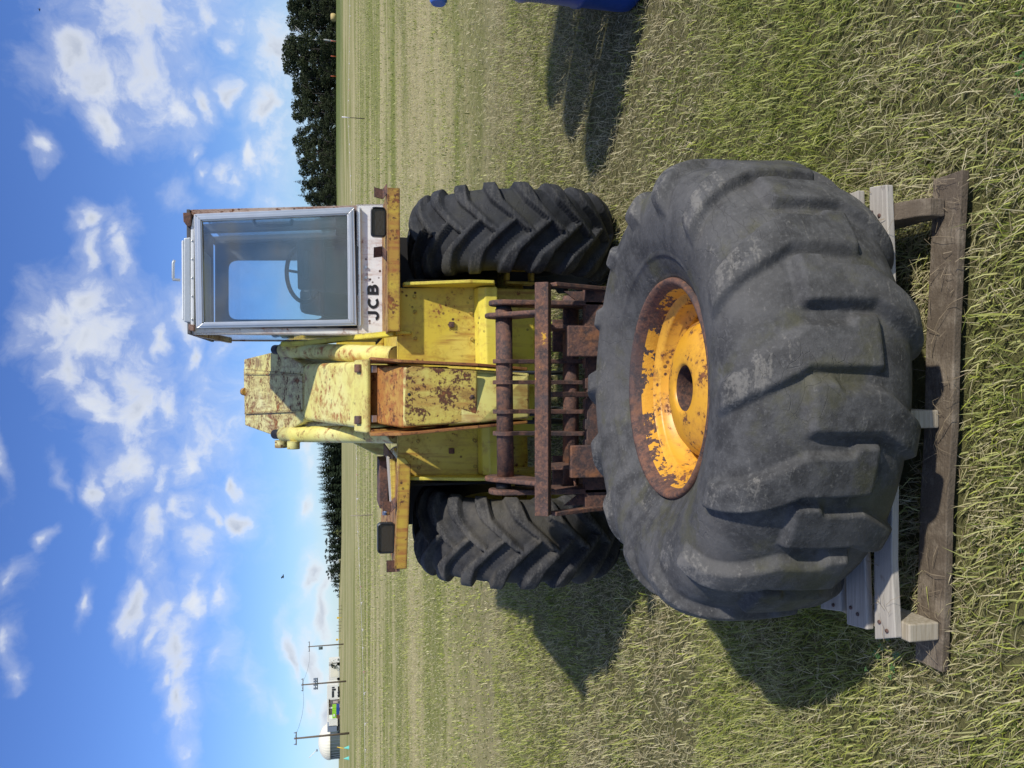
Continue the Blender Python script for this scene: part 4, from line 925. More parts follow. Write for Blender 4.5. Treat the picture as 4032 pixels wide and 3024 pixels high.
# ================================================================== FORK CARRIAGE
fc = empty('fork_carriage', (0, 3.4, 0.3), 'rusty brown fork carriage frame hung on the front of the boom', 'fork carriage')
def fpart(mb, name, m='rust', bevel=0.003, **kw): return mb.build(name, m, fc, bevel, **kw)
YB = 3.30
b0, b1 = A(1173, 611, YB), A(1173, 1113, YB); s_ = .042
def ang_bar(a, b, s, rot): # square tube turned on its edge
    d = (b - a).normalized(); u = Vector((0, math.cos(rot), math.sin(rot))); w = d.cross(u); u, w = u * s / 2, w * s / 2
    return MB().hexa([a - u - w, a + u - w, a + u + w, a - u + w, b - u - w, b + u - w, b + u + w, b - u + w])
fpart(ang_bar(b0, b1, .062, R(-28)), 'top_bar', 'rust_paint', 0.004)
Yp = 3.50
fpart(MB().tube([A(1088, 668, Yp), A(1092, 1032, Yp)], .039, 28), 'upper_tube', 'rust', 0)
Yl = 3.58
fpart(MB().tube([A(1233, 640, Yl), A(1233, 1060, Yl)], .039, 28), 'lower_tube', 'rust', 0)
for y in (782, 827, 890, 937):
    mb = MB(); c1 = A(1090, y, Yp); c2 = A(1233, y, Yl); t2 = Vector((.019, 0, 0))
    # plate from tube to tube with a round eye at the top
    eye = [c1 + Vector((-.007, math.cos(a) * .055, math.sin(a) * .055)) for a in np.linspace(R(-30), R(210), 16)]
    pl = eye + [c1 + Vector((-.007, -.03, -.06)), c2 + Vector((-.007, -.055, .04)), c2 + Vector((-.007, -.055, -.075)), c2 + Vector((-.007, .05, -.075)), c2 + Vector((-.007, .05, .04)), c1 + Vector((-.007, .03, -.06))]
    mb.prism(pl, t2); fpart(mb, 'link_plate', 'rust', 0.002)
for y, sg in ((682, 1), (1034, -1)):
    # rounded hook plates at either end of the tube, welded to the top bar
    c1 = A(1088, y, Yp); f1 = A(1172, y + (8 if sg > 0 else -2), YB)
    arc = [c1 + Vector((0, math.cos(a) * .085 + .02, math.sin(a) * .085)) for a in np.linspace(R(-60), R(150), 14)]
    pl = arc + [Vector((c1.x, f1.y - .02, f1.z + .03)), Vector((c1.x, f1.y - .02, f1.z - .03)), Vector((c1.x, f1.y + .1, f1.z - .03))]
    fpart(MB().prism([p - Vector((.011, 0, 0)) for p in pl], (.022, 0, 0)), 'hook_plate', 'rust', 0.008, seg=3)
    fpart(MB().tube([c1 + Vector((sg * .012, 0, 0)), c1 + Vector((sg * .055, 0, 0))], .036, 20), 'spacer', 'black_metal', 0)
    c3 = c1 + Vector((sg * .045, 0, 0)); c4 = A(1270, y, 3.55)
    q = [c3 + Vector((0, math.cos(a) * .07, math.sin(a) * .07)) for a in np.linspace(R(0), R(180), 10)] + [Vector((c3.x, 3.40, c4.z + .10)), Vector((c3.x, 3.40, c4.z - .08)), Vector((c3.x, 3.58, c4.z - .08))]
    fpart(MB().prism(q, (sg * .024, 0, 0)), 'outer_cheek', 'rust', 0.006)
    c5 = Vector((c1.x - sg * .05, 0, 0))
    fpart(MB().box((c5.x - .01, 3.44, .42), (c5.x + .01, 3.62, .66)), 'inner_web', 'rust_dark')
# end uprights down from the top bar, notched lower bar, gussets and middle upright
zlow = A(1285, 829, 3.40).z
for y, sg in ((614, -1), (1110, 1)):
    a = A(1185, y, YB); b = Vector((a.x, 3.42, zlow - .06))
    fpart(MB().bar(a + Vector((0, 0, -.02)), b, .018, .05, (0, 1, 0)), 'end_upright', 'rust_paint', 0.003)
    g = [Vector((b.x + sg * .012, 3.43, zlow + .14)), Vector((b.x + sg * .012, 3.43, zlow + .02)), Vector((b.x + sg * .10, 3.43, zlow + .02))]
    fpart(MB().prism(g, (0, .012, 0)), 'gusset', 'rust_paint', 0.002)
mb = MB(); xL, xR = A(1285, 1105, 3.4).x, A(1285, 618, 3.4).x
n = 22; w = (xR - xL) / n; pts = []
for i in range(n):
    z = zlow + .045 if i % 2 == 0 or i < 6 or i > 15 else zlow + .036
    pts += [Vector((xL + i * w, 3.40, z)), Vector((xL + (i + 1) * w, 3.40, z))]
poly = pts + [Vector((xR, 3.40, zlow - .07)), Vector((xL, 3.40, zlow - .07))]
fpart(MB().prism(poly, (0, .045, 0)), 'lower_bar', 'rust_paint', 0.002)
fpart(MB().bar(A(1188, 852, YB), Vector((A(1285, 852, 3.39).x, 3.395, zlow + .03)), .024, .02, (0, 1, 0)), 'middle_upright', 'rust', 0.003)
for y0_, y1_ in ((690, 760), (985, 1050)):
    q = [A(1195, y0_, 3.66), A(1195, y1_, 3.66), A(1290, y1_, 3.66), A(1290, y0_, 3.66)]
    fpart(MB().prism(q, (0, .02, 0)), 'back_plate', 'rust_dark', 0.002)
fpart(MB().tube([A(1241, 1034, 3.36), A(1243, 1050, 3.36)], .006, 8), 'pin', 'rust', 0)
# two pallet forks hooked on the lower bar, tines running forward along the ground under the pallet
for (y0_, y1_, lab) in ((703, 770, 'thick rusty fork shank hooked on the carriage under the cab side'), (963, 1033, 'thick rusty fork shank on the carriage end nearest the dusty front wheel')):
    xa, xb = A(1226 if y0_ < 800 else 1233, y1_, 3.33).x, A(1226, y0_, 3.33).x; zt2 = A(1226 if y0_ < 800 else 1233, y1_, 3.33).z
    f = empty('pallet_fork', ((xa + xb) / 2, 3.35, 0), lab, 'fork', 'forks on the carriage')
    MB().box((xa, 3.325, 0.03), (xb, 3.365, zt2)).build('shank', 'rust_orange', f, 0.005)
    MB().hexa([(xa, 2.82, .030), (xb, 2.82, .030), (xb, 3.325, .03), (xa, 3.325, .03), (xa, 2.82, .045), (xb, 2.82, .045), (xb, 3.325, .07), (xa, 3.325, .07)]).build('tine', 'rust', f, 0.004)

# ================================================================== BLUE DRUMS (one just in view, two unseen ones added beyond the frame's edge for their shadow)
def drum(x, y, label, pump):
    d = empty('plastic_drum', (x, y, 0), label, 'drum', 'blue plastic drums')
    r = .29
    pr = [(0.0005, .0), (r * .90, .0), (r * .985, .03), (r, .08), (r, .29), (r * 1.03, .31), (r * 1.03, .335), (r, .355), (r, .60), (r * 1.03, .62), (r * 1.03, .645), (r, .665), (r, .86), (r * .97, .90), (r * .90, .925), (r * .86, .915), (0.0005, .91)]
    MB().lathe(pr, (x, y, 0), 'Z', 72).build('drum_body', 'blue_plastic', d)
    MB().lathe([(0.0005, .945), (.04, .945), (.045, .93), (.045, .905)], (x - .14, y - .05, 0), 'Z', 24).build('bung', 'blue_cap', d)
    if pump:
        q = A(947, 0, y)
        MB().tube([(x - .12, y, .91), (x - .12, y, q.z - .04), (x - .135, y, q.z - .01), (x - .17, y, q.z), (q.x - .01, y, q.z)], .024, 16).build('pump_pipe', 'blue_plastic', d)
        MB().tube([(q.x + .05, y, q.z), (q.x - .005, y, q.z), (q.x - .02, y, q.z)], [.045, .045, .036], 20).build('cap', 'blue_cap', d)
    return d
drum(2.345, 3.95, 'blue plastic drum at the picture edge beside the machine', True)
drum(2.715, 4.423, 'unseen blue drum added behind the first drum for its shadow', False); drum(3.085, 4.896, 'hindmost unseen blue drum, added for its shadow', False)

# ================================================================== TREES
def foliage(name, dark, light):
    m, t, b = mat(name); p = t.pos(); oi = t.add('ObjectInfo')
    n = t.noise(p, 0.35, 4, 0.6); rnd = t.add('NewGeometry').outputs['Random Per Island']
    c = t.mix(t.math('MULTIPLY', t.math('ADD', n, t.math('ADD', t.math('MULTIPLY', rnd, 0.5), t.math('MULTIPLY', oi.outputs['Random'], 0.4))), 0.6), dark, light)
    t.set(b.inputs['Base Color'], c); b.inputs['Roughness'].default_value = 0.7; b.inputs['Specular IOR Level'].default_value = 0.2
    M[name] = m
foliage('leaf_dark', (0.020, 0.028, 0.012), (0.052, 0.066, 0.024)); foliage('needle_dark', (0.009, 0.018, 0.009), (0.027, 0.040, 0.016)); foliage('leaf_pale', (0.08, 0.10, 0.03), (0.16, 0.17, 0.06))
plain('bark', (0.05, 0.042, 0.034), 0.9); plain('birch_bark', (0.5, 0.49, 0.46), 0.8)
def leaf_quads(mb, pts, size, rg):
    for p in pts:
        a = Vector(rg.normal(size=3)).normalized(); b = a.cross(Vector(rg.normal(size=3))).normalized(); s = size * rg.uniform(.55, 1.3)
        p = Vector(p); mb.quad_pts([p - a * s * .5, p + b * s * .35, p + a * s * .5, p - b * s * .35 + a * s * .1], [(0, 1, 2, 3)])
def broadleaf(seed, label, H=12.0, spread=0.30, nblob=26, nleaf=1700, fm='leaf_dark', bm_='bark', group=None, name='leafy_tree', leaf=0.55):
    rg = np.random.default_rng(seed); t = empty(name, (0, 0, 0), label, 'tree', group)
    tr = MB(); tr.tube([(0, 0, -.3), (0.1, 0, H * .25), (rg.normal(0, .2), rg.normal(0, .2), H * .55), (rg.normal(0, .3), rg.normal(0, .3), H * .85)], [H * .022, H * .017, H * .011, H * .003], 8)
    for k in range(7):
        a = rg.uniform(0, 6.28); z = H * rg.uniform(.25, .65); L = H * rg.uniform(.14, .26)
        tr.tube([(0, 0, z), (math.cos(a) * L * .5, math.sin(a) * L * .5, z + L * .35), (math.cos(a) * L, math.sin(a) * L, z + L * .9)], [H * .009, H * .006, H * .002], 6)
    tr.build('trunk', bm_, t)
    mb = MB(); C = []
    for k in range(nblob):
        z = rg.uniform(.03, .96); wv = math.sin(min(1, (1.02 - z) * 1.25) * math.pi / 2) * (0.75 + .25 * min(1, z * 5)); a = rg.uniform(0, 6.28); rr = H * spread * wv * math.sqrt(rg.uniform(.1, 1))
        C.append((math.cos(a) * rr, math.sin(a) * rr, z * H, H * rg.uniform(.06, .12)))
    pts = []
    for i in range(nleaf):
        c = C[rg.integers(len(C))]; v = rg.normal(size=3); v /= np.linalg.norm(v); v *= c[3] * rg.uniform(.6, 1.08)
        pts.append((c[0] + v[0], c[1] + v[1], c[2] + v[2] * .75))
    leaf_quads(mb, pts, leaf, rg); mb.build('crown', fm, t, recalc=False); return t
def conifer(seed, label, H=10.0, group=None, name='conifer_tree'):
    rg = np.random.default_rng(seed); t = empty(name, (0, 0, 0), label, 'tree', group)
    MB().tube([(0, 0, -.3), (0, 0, H * .5), (rg.normal(0, .08), 0, H * .99)], [H * .018, H * .011, H * .002], 7).build('trunk', 'bark', t)
    mb = MB(); nl = 26
    for i in range(nl):
        z = H * (.04 + .94 * i / nl); L = H * .23 * (1 - i / nl) ** .8 + .12
        for k in range(9):
            a = rg.uniform(0, 6.28); l = L * rg.uniform(.65, 1.2); d = Vector((math.cos(a), math.sin(a), 0)); sd = Vector((-d.y, d.x, 0))
            b = Vector((0, 0, z)); tip = b + d * l + Vector((0, 0, -l * rg.uniform(.05, .4))); m_ = b.lerp(tip, .55)
            mb.quad_pts([b, m_ + sd * l * .28, tip, m_ - sd * l * .28 + Vector((0, 0, -.1 * l))], [(0, 1, 2, 3)])
            for q in (0.45, 0.8):
                c = b.lerp(tip, q) + Vector((0, 0, .05)); w = l * .22
                mb.quad_pts([c - sd * w, c + Vector((0, 0, -w * .8)), c + sd * w, c + Vector((0, 0, w * .6))], [(0, 1, 2, 3)])
    mb.build('crown', 'needle_dark', t, recalc=False); return t
def zg(x, y): return float(zt(x, y))
# wood on the right
LW = 'dark leafy tree in the wood along the right edge of the field'; GW = 'trees of the wood on the right'
protos = [broadleaf(s, LW, 12, sp, nb, 2800, 'leaf_dark', group=GW, leaf=.42) for s, sp, nb in ((1, .30, 24), (2, .26, 22), (3, .34, 28), (4, .24, 20), (5, .30, 30))]
used = set(); rg = np.random.default_rng(5)
def put(pool, i, loc, h, base, **tags):
    s = h / base; rot = (0, 0, rg.uniform(0, 6.28)); sc = (s * rg.uniform(.85, 1.15), s * rg.uniform(.85, 1.15), s)
    o = pool[i]
    if o.name in used: return copy_tree(o, loc, rot, sc, **tags)
    used.add(o.name); o.location = loc; o.rotation_euler = rot; o.scale = sc
    for k, v in tags.items(): o[k] = v
    return o
def sky_h(y):        # measured skyline of the wood, photo units
    return np.interp(y, [-150, 0, 60, 110, 160, 215, 260, 300, 345, 400, 440, 480, 560], [600, 604, 608, 604, 600, 622, 622, 630, 624, 640, 648, 672, 690])
for row, (Yr, dy) in enumerate(((196, 0), (202, 0.5), (212, 0.2))):
    for k in range(-2, 24):
        y = -110 + (k + dy) * 27 + rg.uniform(-6, 6)
        X = (829.5 - y) * S_ / F_PX * Yr; Yt = Yr + rg.uniform(-2.5, 2.5); z = zg(X, Yt)
        top = A(float(sky_h(y)), y, Yt).z; h = max(3.0, (top - z) * (0.72 if row == 0 else rg.uniform(.86, 1.0)))
        put(protos, int(rg.integers(5)), (X, Yt, z - .2), h, 12.0)
for k in range(52):   # scrub closing the foot of the wood
    y = -90 + k % 26 * 22 + rg.uniform(-6, 6); X = (829.5 - y) * S_ / F_PX * 192; Yt = (191 if k < 26 else 207) + rg.uniform(-1, 1)
    o = put(protos, int(rg.integers(5)), (X, Yt, zg(X, Yt) - .9), rg.uniform(3.2, 5.5), 12.0, label='low dark bush at the foot of the wood', category='bush', group='bushes along the wood')
    o.scale = (o.scale[0] * 1.8, o.scale[1] * 1.5, o.scale[2]); o.name = 'wood_edge_bush'
bi = broadleaf(9, 'birch with a pale trunk standing out in front of the dark wood', 11, .22, 16, 900, 'leaf_dark', 'birch_bark', name='birch_tree'); X = (829.5 - 108) * S_ / F_PX * 189; bi.location = (X, 189, zg(X, 189)); 
# spruces poking above the wood beside the cab
for y, top in ((408, 633), (436, 640)):
    c = conifer(int(y), 'pointed spruce top rising above the wood %s' % ('nearest the cab' if y > 420 else 'second from the cab'), 10); X = (829.5 - y) * S_ / F_PX * 199
    h = (A(top, y, 199).z - zg(X, 199)); c.location = (X, 199, zg(X, 199)); c.scale = (h / 10,) * 3
# far row of conifers left of the boom
LC = 'dark conifer in the distant row beyond the field left of the boom'; GC = 'conifers in the distant row'
cp_ = [conifer(s, LC, 10, GC) for s in (31, 32, 33)] + [broadleaf(34, LC.replace('conifer', 'round tree'), 10, .30, 20, 900, 'needle_dark', group='round trees in the distant row', name='round_tree')]
for row in range(3):
    for k in range(24):
        y = 860 + k * 18.3 + row * 6 + rg.uniform(-4, 4)
        if y > 1284: continue
        Yt = 330 + row * 5 + rg.uniform(-3, 3); X = (829.5 - y) * S_ / F_PX * Yt; z = zg(X, Yt)
        sk = np.interp(y, [860, 950, 1010, 1060, 1110, 1150, 1190, 1230, 1255, 1285], [684, 684, 684, 690, 692, 700, 702, 706, 716, 728])
        i = 3 if (y > 1150 and rg.random() < .6) else int(rg.integers(3)); h = (A(float(sk), y, Yt).z - z) * rg.uniform(.92, 1.12)
        o = put(cp_, i, (X, Yt, z - .2), max(1.5, h), 10.0); o.scale = (o.scale[0] * 1.25, o.scale[1] * 1.2, o.scale[2])
sb = broadleaf(41, 'pale green bush at the foot of the conifer row', 4, .42, 12, 350, 'leaf_pale', name='pale_bush', leaf=.35); X = (829.5 - 1143) * S_ / F_PX * 320; sb.location = (X, 320, zg(X, 320) - .8)
sb2 = broadleaf(42, 'small dark tree on the skyline beside the white lorry', 5, .38, 14, 450, 'needle_dark', name='small_tree', leaf=.35); X = (829.5 - 1417) * S_ / F_PX * 262; sb2.location = (X, 262, zg(X, 262) - .6); sb2.scale = (.9, .9, .95)

# ================================================================== FAR FARM
plain('far_white', (0.74, 0.73, 0.66), 0.6, var=.05); plain('dome_cream', (0.74, 0.71, 0.58), 0.55, var=.05); plain('tank_green', (0.06, 0.085, 0.085), 0.6); plain('far_pink', (0.52, 0.43, 0.38), 0.7)
plain('lime', (0.30, 0.62, 0.03), 0.5); plain('far_blue', (0.02, 0.06, 0.28), 0.5); plain('far_brown', (0.16, 0.08, 0.05), 0.7); plain('far_grey', (0.16, 0.2, 0.26), 0.6); plain('far_dark', (0.02, 0.022, 0.025), 0.6)
plain('teal', (0.15, 0.55, 0.45), 0.5); plain('yellow_pole', (0.75, 0.5, 0.03), 0.5); plain('tape_white', (0.75, 0.7, 0.7), 0.5); plain('tape_red', (0.62, 0.3, 0.28), 0.5); plain('orange_plastic', (0.6, 0.12, 0.04), 0.5); plain('straw_bale', (0.5, 0.38, 0.15), 0.9)
YF = 262.0
def B(cx, cy, Y=YF): return A((1150 + cx * .3158) / S_, (2500 + cy * .3158) / S_, Y)
def fbox(root, name, m, x0, x1, y0, y1, depth=4, Y=YF, inset=0.0):
    a, b = B(x0, y0, Y), B(x1, y1, Y); lo = (min(a.x, b.x), Y + inset, min(a.z, b.z)); hi = (max(a.x, b.x), Y + inset + depth, max(a.z, b.z))
    return MB().box(lo, hi).build(name, m, root, 0.05)
def groundpt(cy, Y): X = B(0, cy, Y).x; return (X, Y, zg(X, Y))
tk = empty('digester_tank', groundpt(1420, YF), 'cream domed tank with dark green walls at the far left of the field', 'tank')
c0 = B(475, 1420, YF); rad = abs(B(0, 1205).x - B(0, 1635).x) / 2; zb_ = zg(c0.x, YF) - .3; hh = B(322, 1420).z - c0.z
MB().lathe([(rad * .98, zb_), (rad * .98, c0.z)], (c0.x, YF + rad, 0), 'Z', 48).build('tank_wall', 'tank_green', tk)
dome = MB(); nseg = 72
prof = [(rad * 1.02 * math.cos(a), c0.z + hh * math.sin(a)) for a in np.linspace(0, math.pi / 2 - .01, 14)]
o_ = len(dome.v)
for r_, z_ in prof:
    for k in range(nseg):
        a = 2 * math.pi * k / nseg; q = r_ * (1 + (.012 if k % 2 else 0)); dome.v.append((c0.x + q * math.cos(a), YF + rad + q * math.sin(a), z_))
for i in range(len(prof) - 1):
    for k in range(nseg): dome.f.append((i*nseg+k, i*nseg+(k+1) % nseg, (i+1)*nseg+(k+1) % nseg, (i+1)*nseg+k)); dome.sm.append(False)
dome.build('dome', 'dome_cream', tk)
for k in range(18):
    a = math.pi + math.pi * k / 17; MB().box((-.05, -.03, zb_), (.05, .03, c0.z)).build('wall_rib', 'far_grey', tk, loc=None).location = (c0.x - 0 + rad * math.cos(a), YF + rad + rad * math.sin(a), 0)
MB().tube([B(320, 1438, YF + rad * .9), B(300, 1440, YF + rad * .9)], .35, 10).build('vent_base', 'far_grey', tk); MB().tube([B(302, 1440, YF + rad * .9), B(212, 1532, YF + rad * .9)], .12, 8).build('vent_pipe', 'far_white', tk)

lo_ = empty('box_lorry', groundpt(480, YF), 'plain white box lorry on the skyline behind the second pole', 'lorry')
fbox(lo_, 'box_body', 'far_white', 458, 592, 332, 622); fbox(lo_, 'chassis', 'far_dark', 592, 602, 345, 610, 3.2, inset=.3)
fbox(lo_, 'door_panel', 'dome_cream', 480, 575, 400, 520, .05, inset=-.06)
for cy in (362, 548):
    w = B(600, cy); MB().lathe([(.0005, 0), (.5, 0), (.55, .1), (.55, .4), (.0005, .42)], (w.x, YF, zg(w.x, YF) + .5), 'Y', 20).build('wheel', 'far_dark', lo_)
mh = empty('white_coach', groundpt(705, YF - 6), 'white high-sided vehicle with dark windows left of the box lorry', 'vehicle')
fbox(mh, 'body', 'far_white', 436, 572, 628, 788, Y=YF - 6); fbox(mh, 'skirt', 'far_dark', 568, 592, 690, 784, 3, YF - 6, .3)
for x0_, x1_, y0_, y1_ in ((496, 524, 700, 778), (497, 530, 648, 664), (497, 545, 672, 692)): fbox(mh, 'window', 'far_dark', x0_, x1_, y0_, y1_, .05, YF - 6, -.06)
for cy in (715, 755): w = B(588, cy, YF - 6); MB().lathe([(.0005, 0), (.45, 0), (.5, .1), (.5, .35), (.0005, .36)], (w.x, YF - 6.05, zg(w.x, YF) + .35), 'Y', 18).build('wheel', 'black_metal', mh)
sh = empty('farm_shed', groundpt(900, YF + 8), 'long low shed with a white roof behind the green container', 'shed')
fbox(sh, 'roof', 'far_white', 437, 458, 785, 1190, 9, YF + 8, -1); fbox(sh, 'back_wall', 'far_brown', 458, 590, 785, 1190, .2, YF + 8, 7)
for cy in (790, 900, 1030, 1185): fbox(sh, 'post', 'far_white', 458, 592, cy - 4, cy + 4, .4, YF + 8, -.5)
fbox(sh, 'side_cladding', 'far_pink', 470, 570, 790, 850, .2, YF + 8, 0)
for i, cy in enumerate((870, 905, 940, 975, 1005)):
    c = B(470, cy, YF + 9); z0_ = zg(c.x, YF)
    s_o = MB().lathe([(.0005, c.z + .4), (.6, c.z + .25), (.95, c.z - .3), (.95, z0_)], (c.x, YF + 9.5, 0), 'Z', 20).build('grain_bin', 'far_pink'); tag(s_o, 'pinkish upright bin under the white shed roof', 'bin', 'bins under the shed roof')
for nm, m_, x0_, x1_, y0_, y1_, lab, ct in (('green_skip', 'lime', 502, 552, 910, 1046, 'bright lime green container on the skyline in front of the shed', 'container'), ('blue_skip', 'far_blue', 553, 592, 905, 990, 'dark blue container below the lime green one', 'container'), ('brown_skip', 'far_brown', 553, 592, 992, 1046, 'brown container beside the dark blue one', 'container'),
        ('white_trailer', 'far_white', 458, 570, 1046, 1132, 'white boxy trailer between the green and grey containers', 'trailer'), ('grey_container', 'far_grey', 440, 560, 1136, 1200, 'tall grey blue container next to the cream dome', 'container')):
    r_ = empty(nm, groundpt((y0_ + y1_) / 2, YF - 3), lab, ct); fbox(r_, 'body', m_, x0_, x1_, y0_, y1_, 3, YF - 3)
    n_ = 6
    for k in range(n_ + 1):
        cy = y0_ + (y1_ - y0_) * k / n_; fbox(r_, 'rib', m_, x0_ + 2, x1_ - 2, cy - 1.5, cy + 1.5, .1, YF - 3, -.1)
    if nm == 'green_skip': fbox(r_, 'logo_patch', 'far_white', 515, 535, 985, 1015, .05, YF - 3, -.16)
    if nm in ('white_trailer', 'grey_container'): fbox(r_, 'underframe', 'far_dark', x1_, 594, y0_ + 4, y1_ - 4, 2.5, YF - 3, .2)

# utility poles with cross-arms and a wire between them
def pole(cy, cxb, cyt, cxt, Y, label, arm, extras):
    a, b = B(cxb, cy, Y), B(cxt, cyt, Y); b = Vector((a.x + (b.x - a.x) * .15, Y, b.z)); a.z = zg(a.x, Y) - .2
    t = empty('utility_pole', (a.x, Y, a.z), label, 'pole', 'utility poles across the field'); MB().tube([a, b], [.17, .12], 10).build('pole_shaft', 'post_wood', t)
    MB().box((b.x - arm, Y - .12, b.z - .35), (b.x + arm, Y - .02 + .1, b.z - .2)).build('cross_arm', 'post_wood', t)
    for s in (-.9, 0, .9): MB().lathe([(.0005, .3), (.08, .25), (.05, .15), (.1, .1), (.05, 0)], (b.x + s * arm, Y, b.z - .2), 'Z', 10).build('insulator', 'far_grey', t)
    if 'box' in extras: MB().tube([(b.x - .5, Y - .3, b.z - 3.6), (b.x - .5, Y - .3, b.z - 2.6)], .38, 12).build('transformer', 'tank_green', t)
    if 'platform' in extras:
        for dz in (2.6, 3.0): MB().box((b.x - 1.1, Y - .2, b.z - dz - .15), (b.x + 1.1, Y + .2, b.z - dz)).build('switch_arm', 'tank_green', t)
        for s in (-.9, -.2, .5, 1): MB().box((b.x + s - .12, Y - .3, b.z - 3.0), (b.x + s + .12, Y + .1, b.z - 2.3)).build('switch', 'far_grey', t)
    return b
pt1 = pole(1225, 715, 1297, 28, 118.0, 'tall dark utility pole in front of the cream dome', .95, ())
pt2 = pole(578, 668, 622, 118, 158.0, 'utility pole with switchgear in front of the white lorry', 1.25, ('platform',))
pt3 = pole(115, 635, 150, 203, 205.0, 'farthest utility pole with a small transformer on the skyline', 1.3, ('box',))
def wire(a, b, sag): return [a.lerp(b, u) - Vector((0, 0, sag * 4 * u * (1 - u))) for u in np.linspace(0, 1, 12)]
for q, w_ in ((MB().tube(wire(pt1, pt2, .8), .02, 5), 'thin wire sagging between the two nearer utility poles'), (MB().tube(wire(pt2, pt3, .8), .02, 5), 'thin wire between the two farther utility poles')):
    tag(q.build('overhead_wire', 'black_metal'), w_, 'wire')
# skyline fence stakes, markers
for k, (cy, yl) in enumerate(((590, 0), (612, 0), (637, 0), (664, 1), (690, 0), (712, 0), (730, 0), (748, 0), (800, 1), (830, 0), (852, 0))):
    yd = (2000 + cy * .617) / S_; X = (829.5 - yd) * S_ / F_PX * 250; z = zg(X, 250)
    o = MB().tube([(X, 250, z - .2), (X + .1 * (k % 3 - 1), 250, z + 1.0 + .5 * (k % 2))], .07, 6)
    if yl: o.box((X - .3, 249.9, z + .9), (X + .3, 249.95, z + 1.5))
    else: o.box((X - .09, 249.9, z + 1.0), (X + .09, 250.1, z + 1.08))
    tag(o.build('marker_board' if yl else 'fence_stake', 'yellow_pole' if yl else 'post_wood'), ('small yellow marker board on the skyline %s' % ('nearer the trees' if k < 5 else 'nearer the poles')) if yl else 'thin dark stake in the skyline fence between trees and poles', 'sign' if yl else 'stake', None if yl else 'skyline fence stakes')
for cy, lab in ((1405, 'teal cone marker beside the leaning yellow pole'), (1537, 'teal cone marker nearest the picture edge')):
    a = B(705, cy, 122.0); z = zg(a.x, 122); tag(MB().lathe([(.0005, z + .85), (.04, z + .8), (.28, z + .03), (.34, z + .03), (.34, z), (.0005, z)], (a.x, 122, 0), 'Z', 16).build('cone_marker', 'teal'), lab, 'cone', 'teal cone markers')
a, b = B(712, 1428, 124), B(570, 1400, 124); a.z = zg(a.x, 124); q = MB().tube([a, b], .06, 8); q.tube([b, b + Vector((0, 0, .1))], .09, 8); tag(q.build('marker_pole', 'yellow_pole'), 'leaning yellow pole in front of the domed tank', 'pole')
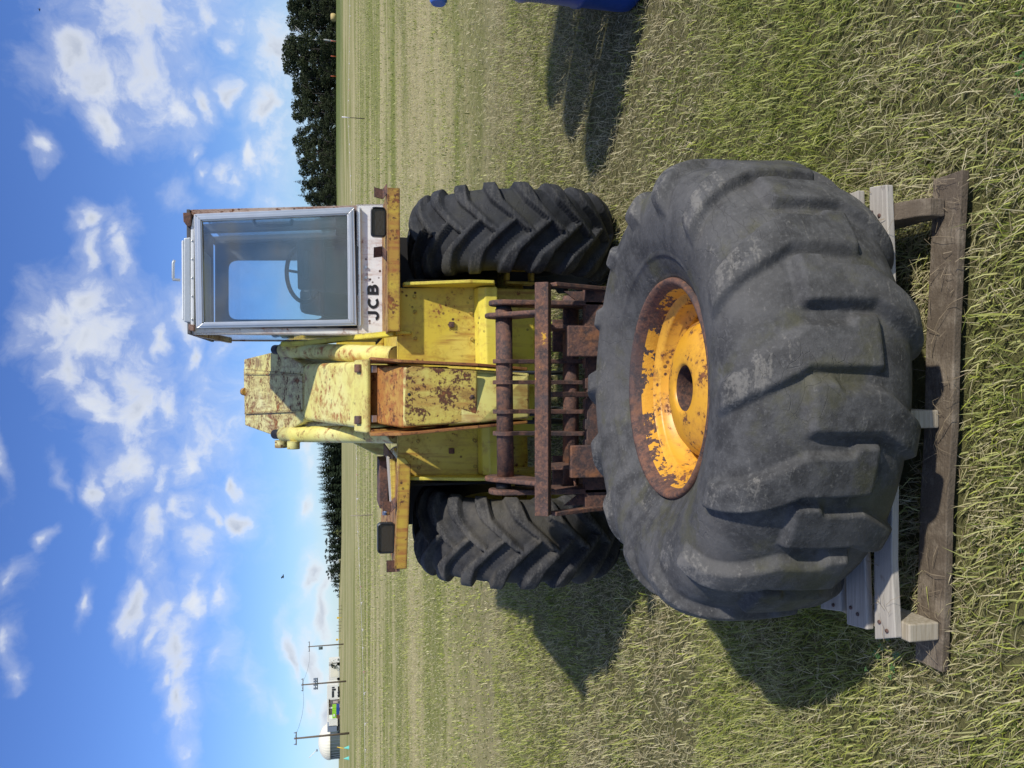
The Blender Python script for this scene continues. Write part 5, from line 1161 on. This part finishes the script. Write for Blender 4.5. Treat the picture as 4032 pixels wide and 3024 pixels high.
# rope with fluttering barrier tape between stakes
def stake(x, y, h, lab, m='post_wood', tape=True):
    z = zg(x, y); t = empty('rope_stake', (x, y, z), lab, 'stake'); MB().tube([(x, y, z - .05), (x, y, z + h - .05), (x, y, z + h)], [.028, .025, .012], 8).build('shaft', m, t)
    if tape: MB().tube([(x, y, z + h * .62), (x, y, z + h * .97)], .036, 8).build('tape_wrap', 'tape_white', t)
    return Vector((x, y, z + h * .72))
s1 = stake(16.6, 49.0, 1.45, 'dark stake wrapped with pale tape at the top, right of the cab')
s2 = stake(-6.3, 37.6, 1.05, 'thin brown stake beyond the left mudguard', 'wood_tan', False)
s3 = stake(-17.5, 24.5, 1.05, 'thin brown stake at the far left end of the rope', 'wood_tan', False); s0 = stake(40, 62, 1.2, 'thin brown stake at the far right end of the rope', 'wood_tan', False)
def flag(p, i, root):
    mb = MB(); l = random.uniform(.05, .10); a = random.uniform(-.5, .5)
    q0 = p; q1 = p + Vector((l * .4, 0, -l * .6)); q2 = p + Vector((l * .2 + a * .1, .04, -l * 1.2)); w = Vector((.035, 0, .012))
    mb.quad_pts([q0, q0 + w, q1 + w, q1, q2 + w * .6, q2], [(0, 1, 2, 3), (3, 2, 4, 5)]); mb.prism([q0 - w, q0 - w * .1, q1 - w * 1.4], (0, .004, 0))
    return mb.build('tape_flag', 'tape_white' if i % 4 else 'tape_red', root)
for a_, b_, n_, lab in ((s1, s2, 26, 'thin rope hung with scraps of pink and white tape, behind the machine'), (s2, s3, 17, 'thin rope with tape scraps running to the left picture edge'), (s0, s1, 22, 'thin rope with tape scraps at the right below the wood')):
    t = empty('tape_rope', a_, lab, 'rope'); pts = wire(a_, b_, .12); MB().tube(pts, .004, 5).build('rope', 'tape_white', t)
    for i in range(1, n_):
        u = i / n_ + random.uniform(-.01, .01); flag(a_.lerp(b_, u) - Vector((0, 0, .12 * 4 * u * (1 - u))), i, t)
# bale and orange markers below the wood
X = (829.5 - 58) * S_ / F_PX * 186; z = zg(X, 186); tag(MB().tube([(X - .7, 186, z + .65), (X - .68, 186, z + .65), (X + .68, 186, z + .65), (X + .7, 186, z + .65)], [.6, .66, .66, .6], 20).build('straw_bale', 'straw_bale'), 'round yellow straw bale at the foot of the dark wood', 'bale')
for y, lab in ((108, 'orange marker post below the birch trunk'), (140, 'middle of the three orange posts along the wood'), (182, 'orange marker post nearest the cab along the wood')):
    X = (829.5 - y) * S_ / F_PX * 184; z = zg(X, 184); q = MB().tube([(X, 184, z), (X, 184, z + 1.2), (X, 184, z + 1.3)], [.1, .1, .03], 8); tag(q.build('orange_post', 'orange_plastic'), lab, 'post', 'orange posts along the wood')
# birds
def bird(p, s, lab):
    mb = MB(); mb.tube([p + Vector((-.12, 0, 0)) * s, p, p + Vector((.14, 0, .01)) * s, p + Vector((.2, 0, 0)) * s], [.01 * s, .05 * s, .035 * s, .008 * s], 8)
    for k in (-1, 1): mb.quad_pts([p + Vector((-.04, 0, .02)) * s, p + Vector((.06, 0, .02)) * s, p + Vector((.03, k * .2, .16)) * s, p + Vector((-.05, k * .38, .10)) * s], [(0, 1, 2, 3)])
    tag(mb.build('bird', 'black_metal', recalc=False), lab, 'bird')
bird(A(612, 1246, 60), 1.0, 'small dark bird flying low in the sky above the conifers')
bird(A(86, 21, 70), 0.8, 'tiny dark bird high in the blue sky beside the big cloud')
